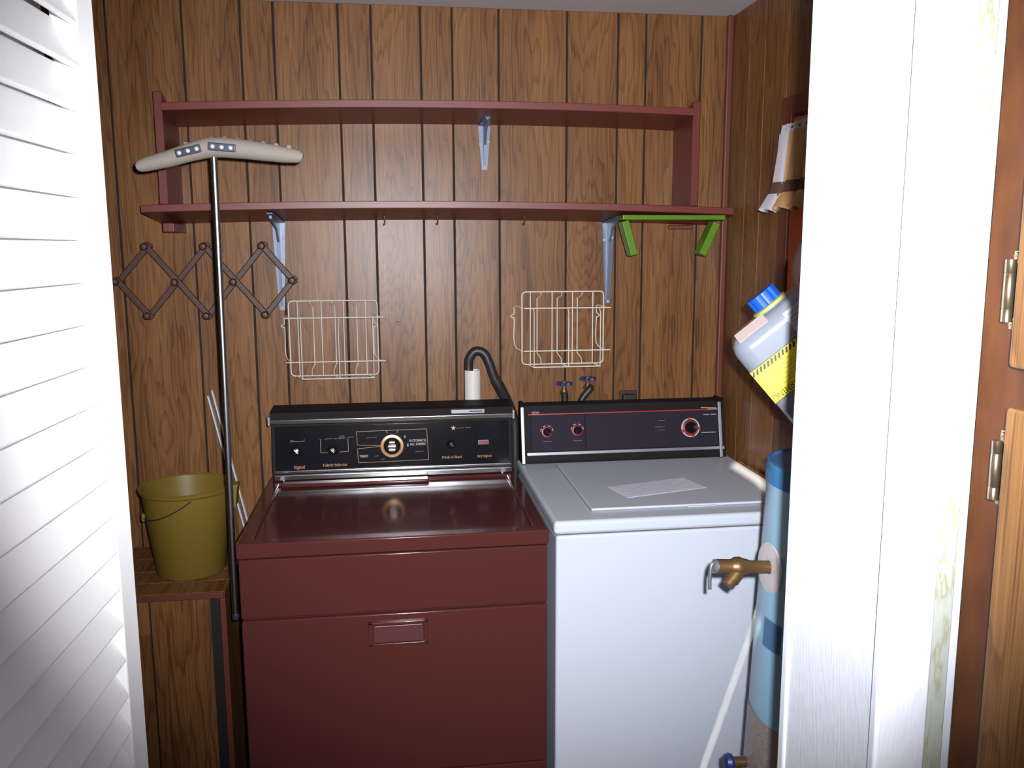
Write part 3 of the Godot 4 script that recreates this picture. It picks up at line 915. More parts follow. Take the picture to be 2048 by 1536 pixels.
# ---------------------------------------------------------------- water heater
func build_water_heater() -> void:
	var h := thing("water_heater", "light blue cylindrical water heater with brass relief valve beside washing machine", "water heater", Vector3(1.2125, 0, 1.195))
	h.rotation.z = deg_to_rad(-2.4)
	var R := 0.173
	part(h, "tank_jacket", lathe([Vector2(0, 0.02), Vector2(R, 0.02), Vector2(R, 1.136), Vector2(R + 0.0015, 1.138)], 64), M.heater_blue)
	part(h, "lid", lathe([Vector2(R + 0.0035, 1.132), Vector2(R + 0.0035, 1.166), Vector2(R + 0.002, 1.170), Vector2(R - 0.004, 1.171), Vector2(R - 0.008, 1.167), Vector2(0, 1.167)], 64), M.heater_lid)
	part(h, "base_ring", lathe([Vector2(R - 0.02, 0.0), Vector2(R - 0.01, 0.0), Vector2(R - 0.01, 0.022), Vector2(R - 0.02, 0.022)], 48), M.matt_black)
	part(h, "rating_label", arc_sheet(R + 0.0008, 2.05, 3.75, 0.30, 0.665), M.foil_label, Vector3.ZERO, Basis.IDENTITY, "grey foil rating label")
	part(h, "warning_label", arc_sheet(R + 0.0008, 2.80, 3.12, 0.815, 0.872), M.heater_label)
	# relief valve, pointing to the left
	var left := along(Vector3.LEFT)
	part(h, "escutcheon", lathe([Vector2(0.0125, 0.0), Vector2(0.016, 0.005), Vector2(0.030, 0.006), Vector2(0.048, 0.004), Vector2(0.051, 0.0)], 40, left), M.escutcheon_plastic, Vector3(-R + 0.004, 0.970, 0))
	var v := part(h, "relief_valve", lathe([Vector2(0.0, -0.01), Vector2(0.0125, -0.01), Vector2(0.0125, 0.040), Vector2(0.0145, 0.044), Vector2(0.0165, 0.054), Vector2(0.0190, 0.060), Vector2(0.0185, 0.070), Vector2(0.0150, 0.076), Vector2(0.0140, 0.080), Vector2(0.0140, 0.106), Vector2(0.0, 0.106)], 20, left), M.brass, Vector3(-R, 0.972, 0.004), Basis(Vector3.BACK, -0.03))
	var ot := begin()
	add_tube(ot, [Vector3(-0.062, -0.006, 0.004), Vector3(-0.078, -0.024, 0.010)], [0.013, 0.0145], 16)
	add_tube(ot, [Vector3(-0.076, -0.021, 0.009), Vector3(-0.086, -0.032, 0.013)], [0.0125, 0.0120], 16)
	part(v, "outlet", ot.commit(), M.brass)
	var lv := begin()
	add_lathe(lv, [Vector2(0, 0.0), Vector2(0.0135, 0.0), Vector2(0.0135, 0.006), Vector2(0.006, 0.010), Vector2(0, 0.010)], 18, along(Vector3.LEFT, Vector3(-0.106, 0, 0)))
	add_tube(lv, curve([Vector3(-0.112, 0.010, 0.006), Vector3(-0.120, 0.006, 0.009), Vector3(-0.1215, -0.016, 0.010), Vector3(-0.1195, -0.042, 0.010)]), 0.0036, 8)
	part(v, "test_lever", lv.commit(), M.steel_lever)
	# drain cock low on the left side
	var dc := part(h, "drain_cock", lathe([Vector2(0, 0), Vector2(0.011, 0), Vector2(0.011, 0.028), Vector2(0, 0.028)], 14, left), M.brass, Vector3(-R, 0.545, -0.03))
	part(dc, "drain_wheel", lathe([Vector2(0, 0.028), Vector2(0.016, 0.028), Vector2(0.019, 0.034), Vector2(0.016, 0.042), Vector2(0, 0.044)], 18, left), M.valve_blue)


func arc_sheet(r: float, a0: float, a1: float, y0: float, y1: float) -> ArrayMesh:
	var st := begin()
	var n := 20
	for i in n:
		var s := lerpf(a0, a1, float(i) / n)
		var t := lerpf(a0, a1, float(i + 1) / n)
		var d0 := Vector3(cos(s), 0, sin(s))
		var d1 := Vector3(cos(t), 0, sin(t))
		for q in [r, r - 0.0007]:
			var sg := 1.0 if q == r else -1.0
			var p0: Vector3 = d0 * q + Vector3.UP * y0
			var p1: Vector3 = d1 * q + Vector3.UP * y0
			var p2: Vector3 = d1 * q + Vector3.UP * y1
			var p3: Vector3 = d0 * q + Vector3.UP * y1
			tri(st, p0, p1, p2, d0 * sg, d1 * sg, d1 * sg)
			tri(st, p0, p2, p3, d0 * sg, d1 * sg, d0 * sg)
	return st.commit()


# ---------------------------------------------------------------- maroon wall shelf
# underside height y0..y1 along x at the wall, raised by bow in the middle and by lift at the front edge
func bowed_board(x0: float, x1: float, y0: float, y1: float, bow: float, deep: float, lift: float, thick: float) -> ArrayMesh:
	var st := begin()
	var n := 20
	var ring := []
	for i in n + 1:
		var t := float(i) / n
		var y := lerpf(y0, y1, t) + bow * (1.0 - pow(2.0 * t - 1.0, 2.0))
		var x := lerpf(x0, x1, t)
		var e := 0.0015
		ring.append([Vector3(x, y, 0.0008), Vector3(x, y + lift, deep - e), Vector3(x, y + lift + e, deep), Vector3(x, y + lift + thick - e, deep), Vector3(x, y + lift + thick, deep - e), Vector3(x, y + thick, 0.0008)])
	var nm := [Vector3(0, -1, 0.1), Vector3(0, -0.7, 0.7), Vector3(0, 0, 1), Vector3(0, 0.7, 0.7), Vector3(0, 1, -0.1), Vector3(0, 0, -1)]
	for i in n:
		for k in 6:
			var m := (k + 1) % 6
			var d: Vector3 = nm[k].normalized()
			tri(st, ring[i][k], ring[i + 1][k], ring[i + 1][m], d, d, d)
			tri(st, ring[i][k], ring[i + 1][m], ring[i][m], d, d, d)
	for e in [0, n]:
		var d := Vector3.LEFT if e == 0 else Vector3.RIGHT
		for k in range(1, 5):
			tri(st, ring[e][0], ring[e][k], ring[e][k + 1], d, d, d)
	return st.commit()


func build_shelf() -> void:
	var s := thing("wall_shelf", "maroon painted wooden two-tier wall shelf on the panelled wall", "shelf", Vector3(0, 0, 0.0))
	# upper board between the uprights; both boards are warped and lift towards the front
	part(s, "upper_board", bowed_board(-0.2285, 1.2605, 1.940, 1.951, 0.014, 0.200, 0.017, 0.021), M.maroon_paint)
	# lower board runs past both of them
	part(s, "lower_board", bowed_board(-0.290, 1.378, 1.662, 1.659, 0.015, 0.222, 0.025, 0.020), M.maroon_paint)
	# uprights with a curved top front corner
	for x in [-0.2395, 1.2715]:
		var pl := [Vector2(0.0008, 1.6845), Vector2(0.180, 1.7125), Vector2(0.180, 2.008)]
		for k in 9:
			var a := PI / 2 * k / 8.0
			pl.append(Vector2(0.176 - 0.085 * sin(a), 2.011 - 0.012 * (1.0 - cos(a)) if k < 1 else 1.984 + 0.027 * pow(1.0 - sin(a), 1.6)))
		pl.append(Vector2(0.0008, 1.9845))
		part(s, "upright", prism(pl, 0.021, Transform3D(Basis(Vector3(0, 0, 1), Vector3(0, 1, 0), Vector3(-1, 0, 0)), Vector3(x, 0, 0))), M.maroon_paint)
	# cleats under the lower board, the feet of the uprights
	slab(s, "cleat", Vector3(-0.256, 1.636, 0.0008), Vector3(-0.224, 1.6625, 0.150), M.maroon_paint, 0.003)
	slab(s, "cleat", Vector3(1.250, 1.646, 0.0008), Vector3(1.33, 1.6595, 0.018), M.maroon_paint, 0.003)
	# cup hooks under the lower board
	for q in [[0.357, 1.6845], [0.512, 1.6855], [0.772, 1.685]]:
		var hk := thing("cup_hook", ["small cup hook under maroon shelf board, above the tan wire rack", "small cup hook under maroon shelf board, between the two wire racks", "small cup hook under maroon shelf board, above the cream wire rack"][int(q[0] > 0.4) + int(q[0] > 0.6)], "hook", Vector3(q[0], q[1], 0.10), "cup hooks under the shelf")
		part(hk, "hook_wire", tube(curve([Vector3(0, 0, 0), Vector3(0, -0.012, 0), Vector3(0.002, -0.018, 0.006), Vector3(0, -0.026, 0.004), Vector3(-0.002, -0.026, -0.004), Vector3(0, -0.020, -0.007)], 4), 0.0013, 6), M.brass)
		part(hk, "hook_collar", lathe([Vector2(0, 0), Vector2(0.004, -0.0005), Vector2(0.003, -0.003), Vector2(0, -0.0035)], 10), M.brass)


# ---------------------------------------------------------------- brackets
func metal_bracket(label: String, at: Vector3, leg: float, arm: float) -> void:
	var b := thing("shelf_bracket", label, "bracket", at, "")
	# leg down the wall: a tapered strip with a raised middle rib
	var st := begin()
	add_prism(st, [Vector2(-0.019, 0), Vector2(0.019, 0), Vector2(0.017, -leg * 0.25), Vector2(0.008, -leg), Vector2(-0.008, -leg), Vector2(-0.017, -leg * 0.25)], 0.003, Transform3D(Basis.IDENTITY, Vector3(0, 0, 0.0022)))
	part(b, "wall_leg", st.commit(), M.bracket_grey)
	st = begin()
	add_prism(st, [Vector2(-0.019, 0), Vector2(0.019, 0), Vector2(0.016, arm * 0.3), Vector2(0.008, arm), Vector2(-0.008, arm), Vector2(-0.016, arm * 0.3)], 0.003, Transform3D(Basis(Vector3.RIGHT, Vector3.BACK, Vector3.DOWN), Vector3(0, -0.0018, 0.001)))
	part(b, "shelf_arm", st.commit(), M.bracket_grey, Vector3.ZERO, Basis(Vector3.RIGHT, deg_to_rad(-6.0)))
	# folded web: triangle rib, thick at the corner
	st = begin()
	add_prism(st, [Vector2(0.002, -0.002), Vector2(arm * 0.93, 0.012), Vector2(arm * 0.93, 0.004), Vector2(0.055, -0.024), Vector2(0.026, -0.060), Vector2(0.012, -leg * 0.95), Vector2(0.002, -leg * 0.95)], 0.007, Transform3D(Basis(Vector3(0, 0, 1), Vector3(0, 1, 0), Vector3(-1, 0, 0)), Vector3.ZERO))
	part(b, "rib", st.commit(), M.bracket_grey)
	var sc := lathe([Vector2(0, 0.0028), Vector2(0.003, 0.002), Vector2(0.0045, 0)], 10, along(Vector3.BACK))
	for q in [[-0.0125, -0.055], [0.0125, -0.048], [0.0, -leg + 0.008]]:
		part(b, "screw", sc, M.screw_steel, Vector3(q[0], q[1], 0.0038 if q[0] != 0.0 else 0.012))


func build_brackets() -> void:
	metal_bracket("small grey metal bracket under the upper maroon shelf board", Vector3(0.664, 1.9585, 0.0), 0.132, 0.105)
	metal_bracket("grey metal bracket under the lower maroon board, beside the peg rack", Vector3(0.042, 1.6690, 0.0), 0.264, 0.190)
	metal_bracket("grey metal bracket under the lower maroon board, beside the green bracket", Vector3(1.055, 1.6685, 0.0), 0.256, 0.135)
	# green wooden bracket: a lath with two splayed legs, fixed under the board's front edge
	var g := thing("green_bracket", "bright green wooden holder with two slanting legs under maroon shelf", "bracket", Vector3(0, 0, 0))
	slab(g, "top_lath", Vector3(1.045, 1.6690, 0.150), Vector3(1.358, 1.6835, 0.2135), M.green_paint, 0.002)
	var lx := Basis(Vector3.BACK, deg_to_rad(16.5))
	part(g, "leg", rbox(Vector3(0.022, 0.104, 0.050), 0.002), M.green_paint, Vector3(1.070, 1.6170, 0.182), lx)
	part(g, "leg", rbox(Vector3(0.022, 0.104, 0.050), 0.002), M.green_paint, Vector3(1.314, 1.6145, 0.182), Basis(Vector3.BACK, deg_to_rad(-24.0)))


# ---------------------------------------------------------------- expanding peg rack
func build_rack() -> void:
	var r := thing("peg_rack", "dark brown wooden accordion peg rack on the panelled wall", "rack", Vector3(0, 0, 0))
	var top := [Vector2(-0.328, 1.597), Vector2(-0.165, 1.597), Vector2(-0.001, 1.598)]
	var mid := [Vector2(-0.414, 1.498), Vector2(-0.250, 1.494), Vector2(-0.086, 1.494), Vector2(0.082, 1.497)]
	var bot := [Vector2(-0.333, 1.398), Vector2(-0.167, 1.396), Vector2(0.0, 1.397)]
	var bars := [[top[0], bot[1], 0.048], [top[1], bot[2], 0.048], [top[2], mid[3], 0.048], [mid[0], bot[0], 0.048], [mid[0], top[0], 0.036], [bot[0], top[1], 0.036], [bot[1], top[2], 0.036], [bot[2], mid[3], 0.036]]
	for b in bars:
		var d: Vector2 = b[1] - b[0]
		var c: Vector2 = (b[0] + b[1]) * 0.5
		part(r, "slat", rbox(Vector3(d.length() + 0.026, 0.017, 0.0115), 0.003, 2), M.dark_brown_wood, Vector3(c.x, c.y, b[2]), Basis(Vector3.BACK, d.angle()))
	var peg := lathe([Vector2(0, -0.0275), Vector2(0.006, -0.0275), Vector2(0.006, 0.030), Vector2(0.0075, 0.038), Vector2(0.011, 0.044), Vector2(0.011, 0.050), Vector2(0.007, 0.056), Vector2(0, 0.057)], 14, along(Vector3.BACK))
	for p in top + mid + bot:
		part(r, "peg", peg, M.dark_brown_wood, Vector3(p.x, p.y, 0.0285))


# ---------------------------------------------------------------- wire baskets
func wire(parent: Node3D, called: String, pts: Array, m: Material, rad := 0.0019, closed := false) -> void:
	part(parent, called, tube(pts, rad, 6, closed), m)


func round_frame(x0: float, y0: float, x1: float, y1: float, z: float, r: float) -> Array:
	var out := []
	for q in [[x1 - r, y1 - r, 0.0], [x0 + r, y1 - r, 90.0], [x0 + r, y0 + r, 180.0], [x1 - r, y0 + r, 270.0]]:
		for k in 4:
			var a := deg_to_rad(q[2] + 30.0 * k)
			out.append(Vector3(q[0] + r * cos(a), q[1] + r * sin(a), z))
	return out


func basket(label: String, at: Vector3, w: float, h: float, m: Material, mirror: float) -> Node3D:
	# hung by its ears: outer frame in front, bars across, a shallow ledge below
	var b := thing("wire_basket", label, "wire rack", at)
	var zf := 0.055
	wire(b, "outer_frame", round_frame(0, 0, w, h, zf, 0.012), m, 0.0023, true)
	for f in [0.10, 0.365, 0.615, 0.865]:
		wire(b, "upright_wire", [Vector3(w * f, 0, zf + 0.002), Vector3(w * f, h, zf + 0.002)], m)
	# back wires, bent forward at both ends
	for f in [0.235, 0.485, 0.735]:
		var x: float = w * f
		wire(b, "back_wire", [Vector3(x, h - 0.001, zf), Vector3(x, h - 0.012, zf - 0.004), Vector3(x - 0.006 * mirror, h - 0.022, 0.012), Vector3(x - 0.006 * mirror, 0.030, 0.012), Vector3(x, 0.016, zf - 0.006), Vector3(x, 0.001, zf)], m)
	# cross bars
	for y in [h * 0.775, h * 0.185]:
		wire(b, "cross_wire", [Vector3(-0.012 if mirror < 0 else 0.006, y, zf + 0.004), Vector3(w + 0.022, y, zf + 0.004)], m, 0.0023)
	# side loops with hanging ears
	for s in 2:
		var x := -0.018 if s == 0 else w - 0.012
		var o := -1.0 if s == 0 else 1.0
		wire(b, "side_loop", curve([Vector3(x + 0.02, h * 0.775, zf + 0.002), Vector3(x, h * 0.80, 0.020), Vector3(x, h * 0.70, 0.012), Vector3(x + o * 0.004, h * 0.68, 0.010), Vector3(x + o * 0.011, h * 0.655, 0.008), Vector3(x + o * 0.004, h * 0.63, 0.010), Vector3(x, h * 0.61, 0.012), Vector3(x, h * 0.26, 0.014), Vector3(x + 0.02, h * 0.185, zf + 0.002)], 3), m)
	# front gate and bottom ledge, standing proud
	var zp := zf + 0.022
	for f in [0.135, 0.555, 0.945]:
		var x: float = w * f
		wire(b, "gate_wire", [Vector3(x, h * 0.775, zf + 0.006), Vector3(x, h * 0.70, zp), Vector3(x, -0.008, zp)], m)
		wire(b, "ledge_wire", [Vector3(x - 0.018, 0, zf), Vector3(x, -0.008, zp)], m)
	wire(b, "ledge_bar", [Vector3(w * 0.13, -0.007, zp), Vector3(w * 0.95, -0.007, zp)], m, 0.0023)
	return b


func build_baskets() -> void:
	basket("tan wire rack hanging on the wall beside the peg rack", Vector3(0.066, 1.209, 0.0), 0.262, 0.226, M.wire_tan, -1.0)
	basket("cream wire rack hanging on the wall above the two blue faucets", Vector3(0.771, 1.229, 0.0), 0.259, 0.226, M.wire_beige, 1.0)
	for q in [[0.391, 1.366], [1.268, 1.628]]:
		var n := thing("wall_nail", ("small dark nail in the wall beside the tan wire rack" if q[0] < 1.0 else "small dark nail in the wall below the green bracket"), "nail", Vector3(q[0], q[1], 0.0), "nails in the panelling")
		part(n, "nail_head", lathe([Vector2(0, 0.004), Vector2(0.003, 0.0035), Vector2(0.0036, 0.001), Vector2(0.0012, 0.001), Vector2(0.0012, -0.006)], 10, along(Vector3.BACK)), M.wire_steel)


# ---------------------------------------------------------------- plumbing behind the machines
func build_plumbing() -> void:
	var p := thing("standpipe", "white plastic drain standpipe behind the brown dryer", "pipe", Vector3(0.616, 0, 0.042))
	part(p, "pipe", lathe([Vector2(0.0262, 0.0), Vector2(0.0262, 1.214), Vector2(0.0230, 1.214), Vector2(0.0225, 1.0)], 32), M.pvc_white)
	var hz := 0.044
	var hose := thing("drain_hose", "black rubber drain hose hooked over into the white standpipe", "hose", Vector3(0, 0, 0))
	var hp := curve([Vector3(0.604, 1.10, hz), Vector3(0.604, 1.215, hz), Vector3(0.607, 1.250, hz + 0.002), Vector3(0.626, 1.273, hz + 0.004), Vector3(0.652, 1.266, hz + 0.006), Vector3(0.668, 1.236, hz + 0.008), Vector3(0.682, 1.195, hz + 0.008), Vector3(0.700, 1.160, hz + 0.006), Vector3(0.724, 1.112, hz - 0.006), Vector3(0.744, 1.06, 0.030), Vector3(0.752, 1.00, 0.028), Vector3(0.752, 0.70, 0.028)], 5)
	var rad := []
	for q in hp:
		rad.append(0.0145 if q.y > 1.185 or q.x < 0.65 else 0.0172)
	part(hose, "hose", tube(hp, rad, 14), M.rubber_black)
	part(hose, "clamp", tube([Vector3(0.690, 1.180, hz + 0.006), Vector3(0.6925, 1.175, hz + 0.006)], 0.0182, 16), M.brass)
	for q in [[0.909, 1.160, 1, "left"], [0.986, 1.174, 2, "right"]]:
		var f := thing("water_faucet", "brass laundry faucet with round blue handle " + ("above the hose end, nearer the dryer" if q[2] == 1 else "turned aside, nearer the dark outlet"), "faucet", Vector3(q[0], q[1], 0.038), "laundry faucets")
		var st := begin()
		add_lathe(st, [Vector2(0, 0.004), Vector2(0.005, 0.004), Vector2(0.005, 0), Vector2(0.007, -0.010), Vector2(0.011, -0.018), Vector2(0.011, -0.034), Vector2(0.009, -0.038), Vector2(0, -0.038)], 14)
		add_tube(st, [Vector3(0, -0.030, 0), Vector3(0, -0.030, -0.0375)], 0.0085, 10)
		part(f, "faucet_body", st.commit(), M.brass)
		var wh := []
		for k in 24:
			var a := TAU * k / 24.0
			wh.append(Vector2(cos(a), sin(a)) * (0.0265 if k % 4 < 2 else 0.0225))
		part(f, "handle_wheel", prism(wh, 0.008, Transform3D(Basis(Vector3.RIGHT, -PI / 2), Vector3(0, 0.003, 0))), M.valve_blue)
		part(f, "handle_screw", lathe([Vector2(0, 0.009), Vector2(0.004, 0.008), Vector2(0.004, 0.006)], 10), M.screw_steel)
		var hs := [Vector3(0, -0.028, 0.006), Vector3(0, -0.040, 0.012), Vector3(0, -0.060, 0.012), Vector3(0, -0.26, 0.008)] if q[2] == 1 else [Vector3(0.006, -0.024, 0.006), Vector3(0.004, -0.030, 0.012), Vector3(-0.018, -0.056, 0.012), Vector3(-0.024, -0.09, 0.012), Vector3(-0.024, -0.26, 0.008)]
		part(f, "supply_hose", tube(curve(hs, 5), 0.0115, 12), M.rubber_black)
	var o := thing("wall_outlet", "dark brown electrical outlet on the wall behind the washing machine", "outlet", Vector3(1.128, 1.094, 0.0))
	part(o, "plate", rbox(Vector3(0.060, 0.072, 0.006), 0.002, 2), M.outlet_dark, Vector3(0, 0, 0.0032))
	part(o, "plug", rbox(Vector3(0.044, 0.036, 0.024), 0.004, 2), M.rubber_black, Vector3(0, 0.008, 0.0185))


# ---------------------------------------------------------------- box, bucket, white strips
func build_left_corner() -> void:
	# panelled box in the corner
	var b := thing("panelled_box", "wood panelled box with red-brown edge trim beside the dryer", "box", Vector3(0, 0, 0))
	var x0 := -0.55
	var x1 := -0.092
	var zf := 0.42
	var yt := 0.682
	slab(b, "core", Vector3(x0 + 0.004, 0.05, 0.02), Vector3(x1 - 0.004, yt - 0.006, zf - 0.006), M.groove_black, 0.001)
	var gx := [x0, -0.42, -0.285, x1 - 0.036]
	for i in 3:
		slab(b, "front_board", Vector3(gx[i] + 0.002, 0.06, zf - 0.007), Vector3(gx[i + 1] - 0.002, yt - 0.014, zf), M.panel_wood, 0.001, 1, Vector2(rng.randf(), rng.randf()))
	var tz := [0.016, 0.13, 0.24, 0.33, zf - 0.004]
	for i in 4:
		slab(b, "top_board", Vector3(x0, yt - 0.007, tz[i] + 0.0015), Vector3(x1, yt, tz[i + 1] - 0.0015), M.panel_wood, 0.001, 1, Vector2(rng.randf(), rng.randf()))
	slab(b, "edge_trim", Vector3(x0, yt - 0.016, zf), Vector3(x1, yt + 0.001, zf + 0.006), M.trim_red_brown, 0.002)
	slab(b, "edge_trim", Vector3(x1 - 0.012, 0.02, zf - 0.006), Vector3(x1 + 0.004, yt - 0.016, zf + 0.006), M.trim_red_brown, 0.002)
	slab(b, "side_board", Vector3(x1 - 0.004, 0.02, 0.02), Vector3(x1, yt - 0.008, zf - 0.006), M.panel_wood, 0.001, 1, Vector2(0.3, 0.4))
	slab(b, "plinth", Vector3(x0, 0.0, 0.02), Vector3(x1 + 0.004, 0.055, zf + 0.004), M.trim_red_brown, 0.002)

	# mustard bucket standing on it
	var c := thing("plastic_bucket", "mustard yellow plastic bucket with wire handle standing on panelled box", "bucket", Vector3(-0.214, yt + 0.0005, 0.235))
	var R := 0.124
	var r := 0.094
	var H := 0.252
	part(c, "bucket_body", lathe([Vector2(0, 0), Vector2(r - 0.004, 0), Vector2(r, 0.004), Vector2(R - 0.002, H - 0.016), Vector2(R + 0.004, H - 0.012), Vector2(R + 0.006, H - 0.002), Vector2(R + 0.002, H), Vector2(R - 0.004, H - 0.004), Vector2(r - 0.002, 0.008), Vector2(0, 0.006)], 56), M.bucket_mustard)
	var sp := prism([Vector2(0, 0), Vector2(0.030, 0.004), Vector2(0.026, -0.006), Vector2(0.020, -0.060), Vector2(0, -0.075)], 0.040)
	part(c, "pour_spout", sp, M.bucket_mustard, Vector3(R - 0.008, H - 0.003, 0.01))
	for s in [-1.0, 1.0]:
		var ea: float = -0.35 if s > 0 else 2.75
		part(c, "handle_ear", rbox(Vector3(0.010, 0.022, 0.018), 0.003, 2), M.bucket_mustard, Vector3(cos(ea) * (R - 0.004), H - 0.078, sin(ea) * (R - 0.004)), Basis(Vector3.UP, -ea))
	# the bail lies down over the front
	var ba := []
	for k in 25:
		var t := float(k) / 24.0
		var a := lerpf(2.75, 1.28, t)
		var yy := H - 0.080 + 0.062 * pow(t, 2.2)
		var rr := lerpf(r, R, yy / H) + 0.005 + 0.002 * sin(PI * t)
		ba.append(Vector3(cos(a) * rr, yy, sin(a) * rr))
	part(c, "bail_wire", tube(ba, 0.0017, 6), M.wire_steel)

	# white plastic strips leaning behind the bucket
	for q in [[Vector3(-0.187, 1.150, 0.020), Vector3(-0.060, 0.55, 0.035)], [Vector3(-0.176, 1.166, 0.012), Vector3(-0.047, 0.55, 0.028)]]:
		var a: Vector3 = q[0]
		var e: Vector3 = q[1]
		e = a + (e - a) * (a.y / (a.y - e.y)) * 0.999
		var s := thing("plastic_strip", ("shorter" if q[0].y < 1.16 else "taller") + " of two thin white plastic strips leaning behind the bucket", "strip", e, "white strips behind the bucket")
		var d := a - e
		var st := begin()
		add_rbox(st, d * 0.5, Vector3(0.011, d.length(), 0.004), 0.001, 1, Vector2.ZERO, along(d).basis)
		part(s, "strip", st.commit(), M.strip_white)


# ---------------------------------------------------------------- sponge mop, head up
func build_mop() -> void:
	var hd := Vector3(-0.030, 1.800, 0.560)
	var ft := Vector3(-0.041, 0.655, 0.545)
	var m := thing("sponge_mop", "upturned sponge mop with chrome pole leaning beside the brown dryer", "mop", ft)
	var top := hd - ft
	part(m, "pole", tube([Vector3(0, 0.012, 0), Vector3(0, 0.05, 0), top - Vector3(0, 0.02, 0), top], 0.0078, 14), M.mop_metal)
	part(m, "end_cap", lathe([Vector2(0, -0.002), Vector2(0.006, 0), Vector2(0.009, 0.004), Vector2(0.009, 0.014), Vector2(0.008, 0.018)], 14), M.mop_plate)
	# wing-shaped foam head, drooping to both ends
	var st := begin()
	var prof := [[-0.167, -0.020, 0.0130], [-0.150, -0.015, 0.0165], [-0.100, -0.002, 0.0190], [-0.050, 0.014, 0.0215], [-0.010, 0.024, 0.0235], [0.020, 0.025, 0.0235], [0.070, 0.021, 0.0225], [0.120, 0.015, 0.0210], [0.165, 0.009, 0.0185], [0.193, 0.006, 0.0155], [0.203, 0.004, 0.009]]
	var pts := []
	var rad := []
	for q in prof:
		pts.append(top + Vector3(q[0], q[1] - 0.002, 0.0))
		rad.append(q[2])
	pts.push_front(pts[0] + Vector3(-0.006, -0.002, 0))
	rad.push_front(0.007)
	add_tube(st, pts, rad, 16)
	part(m, "foam_head", st.commit(), M.mop_foam)
	# ridge of knobs along the upper edge
	for k in 9:
		var x := -0.06 + k * 0.029
		var y := 0.045 - absf(x - 0.01) * (0.22 if x < 0.01 else 0.115)
		part(m, "foam_knob", lathe([Vector2(0, 0.009), Vector2(0.005, 0.007), Vector2(0.008, 0.0), Vector2(0.008, -0.012)], 10), M.mop_foam, top + Vector3(x, y - 0.004, 0.002))
	# clamp plates with rivets in front
	for q in [[-0.052, 0.0115, 0.058, 14.0], [0.023, 0.0205, 0.062, -4.0]]:
		var p := part(m, "clamp_plate", rbox(Vector3(q[2], 0.018, 0.006), 0.002, 2), M.mop_plate, top + Vector3(q[0], q[1], 0.0225), Basis(Vector3.BACK, deg_to_rad(q[3])))
		for x in [-0.02, 0.0, 0.02]:
			part(p, "rivet", lathe([Vector2(0, 0.004), Vector2(0.004, 0.003), Vector2(0.0055, 0)], 10, along(Vector3.BACK)), M.screw_steel, Vector3(x, 0, 0.003))


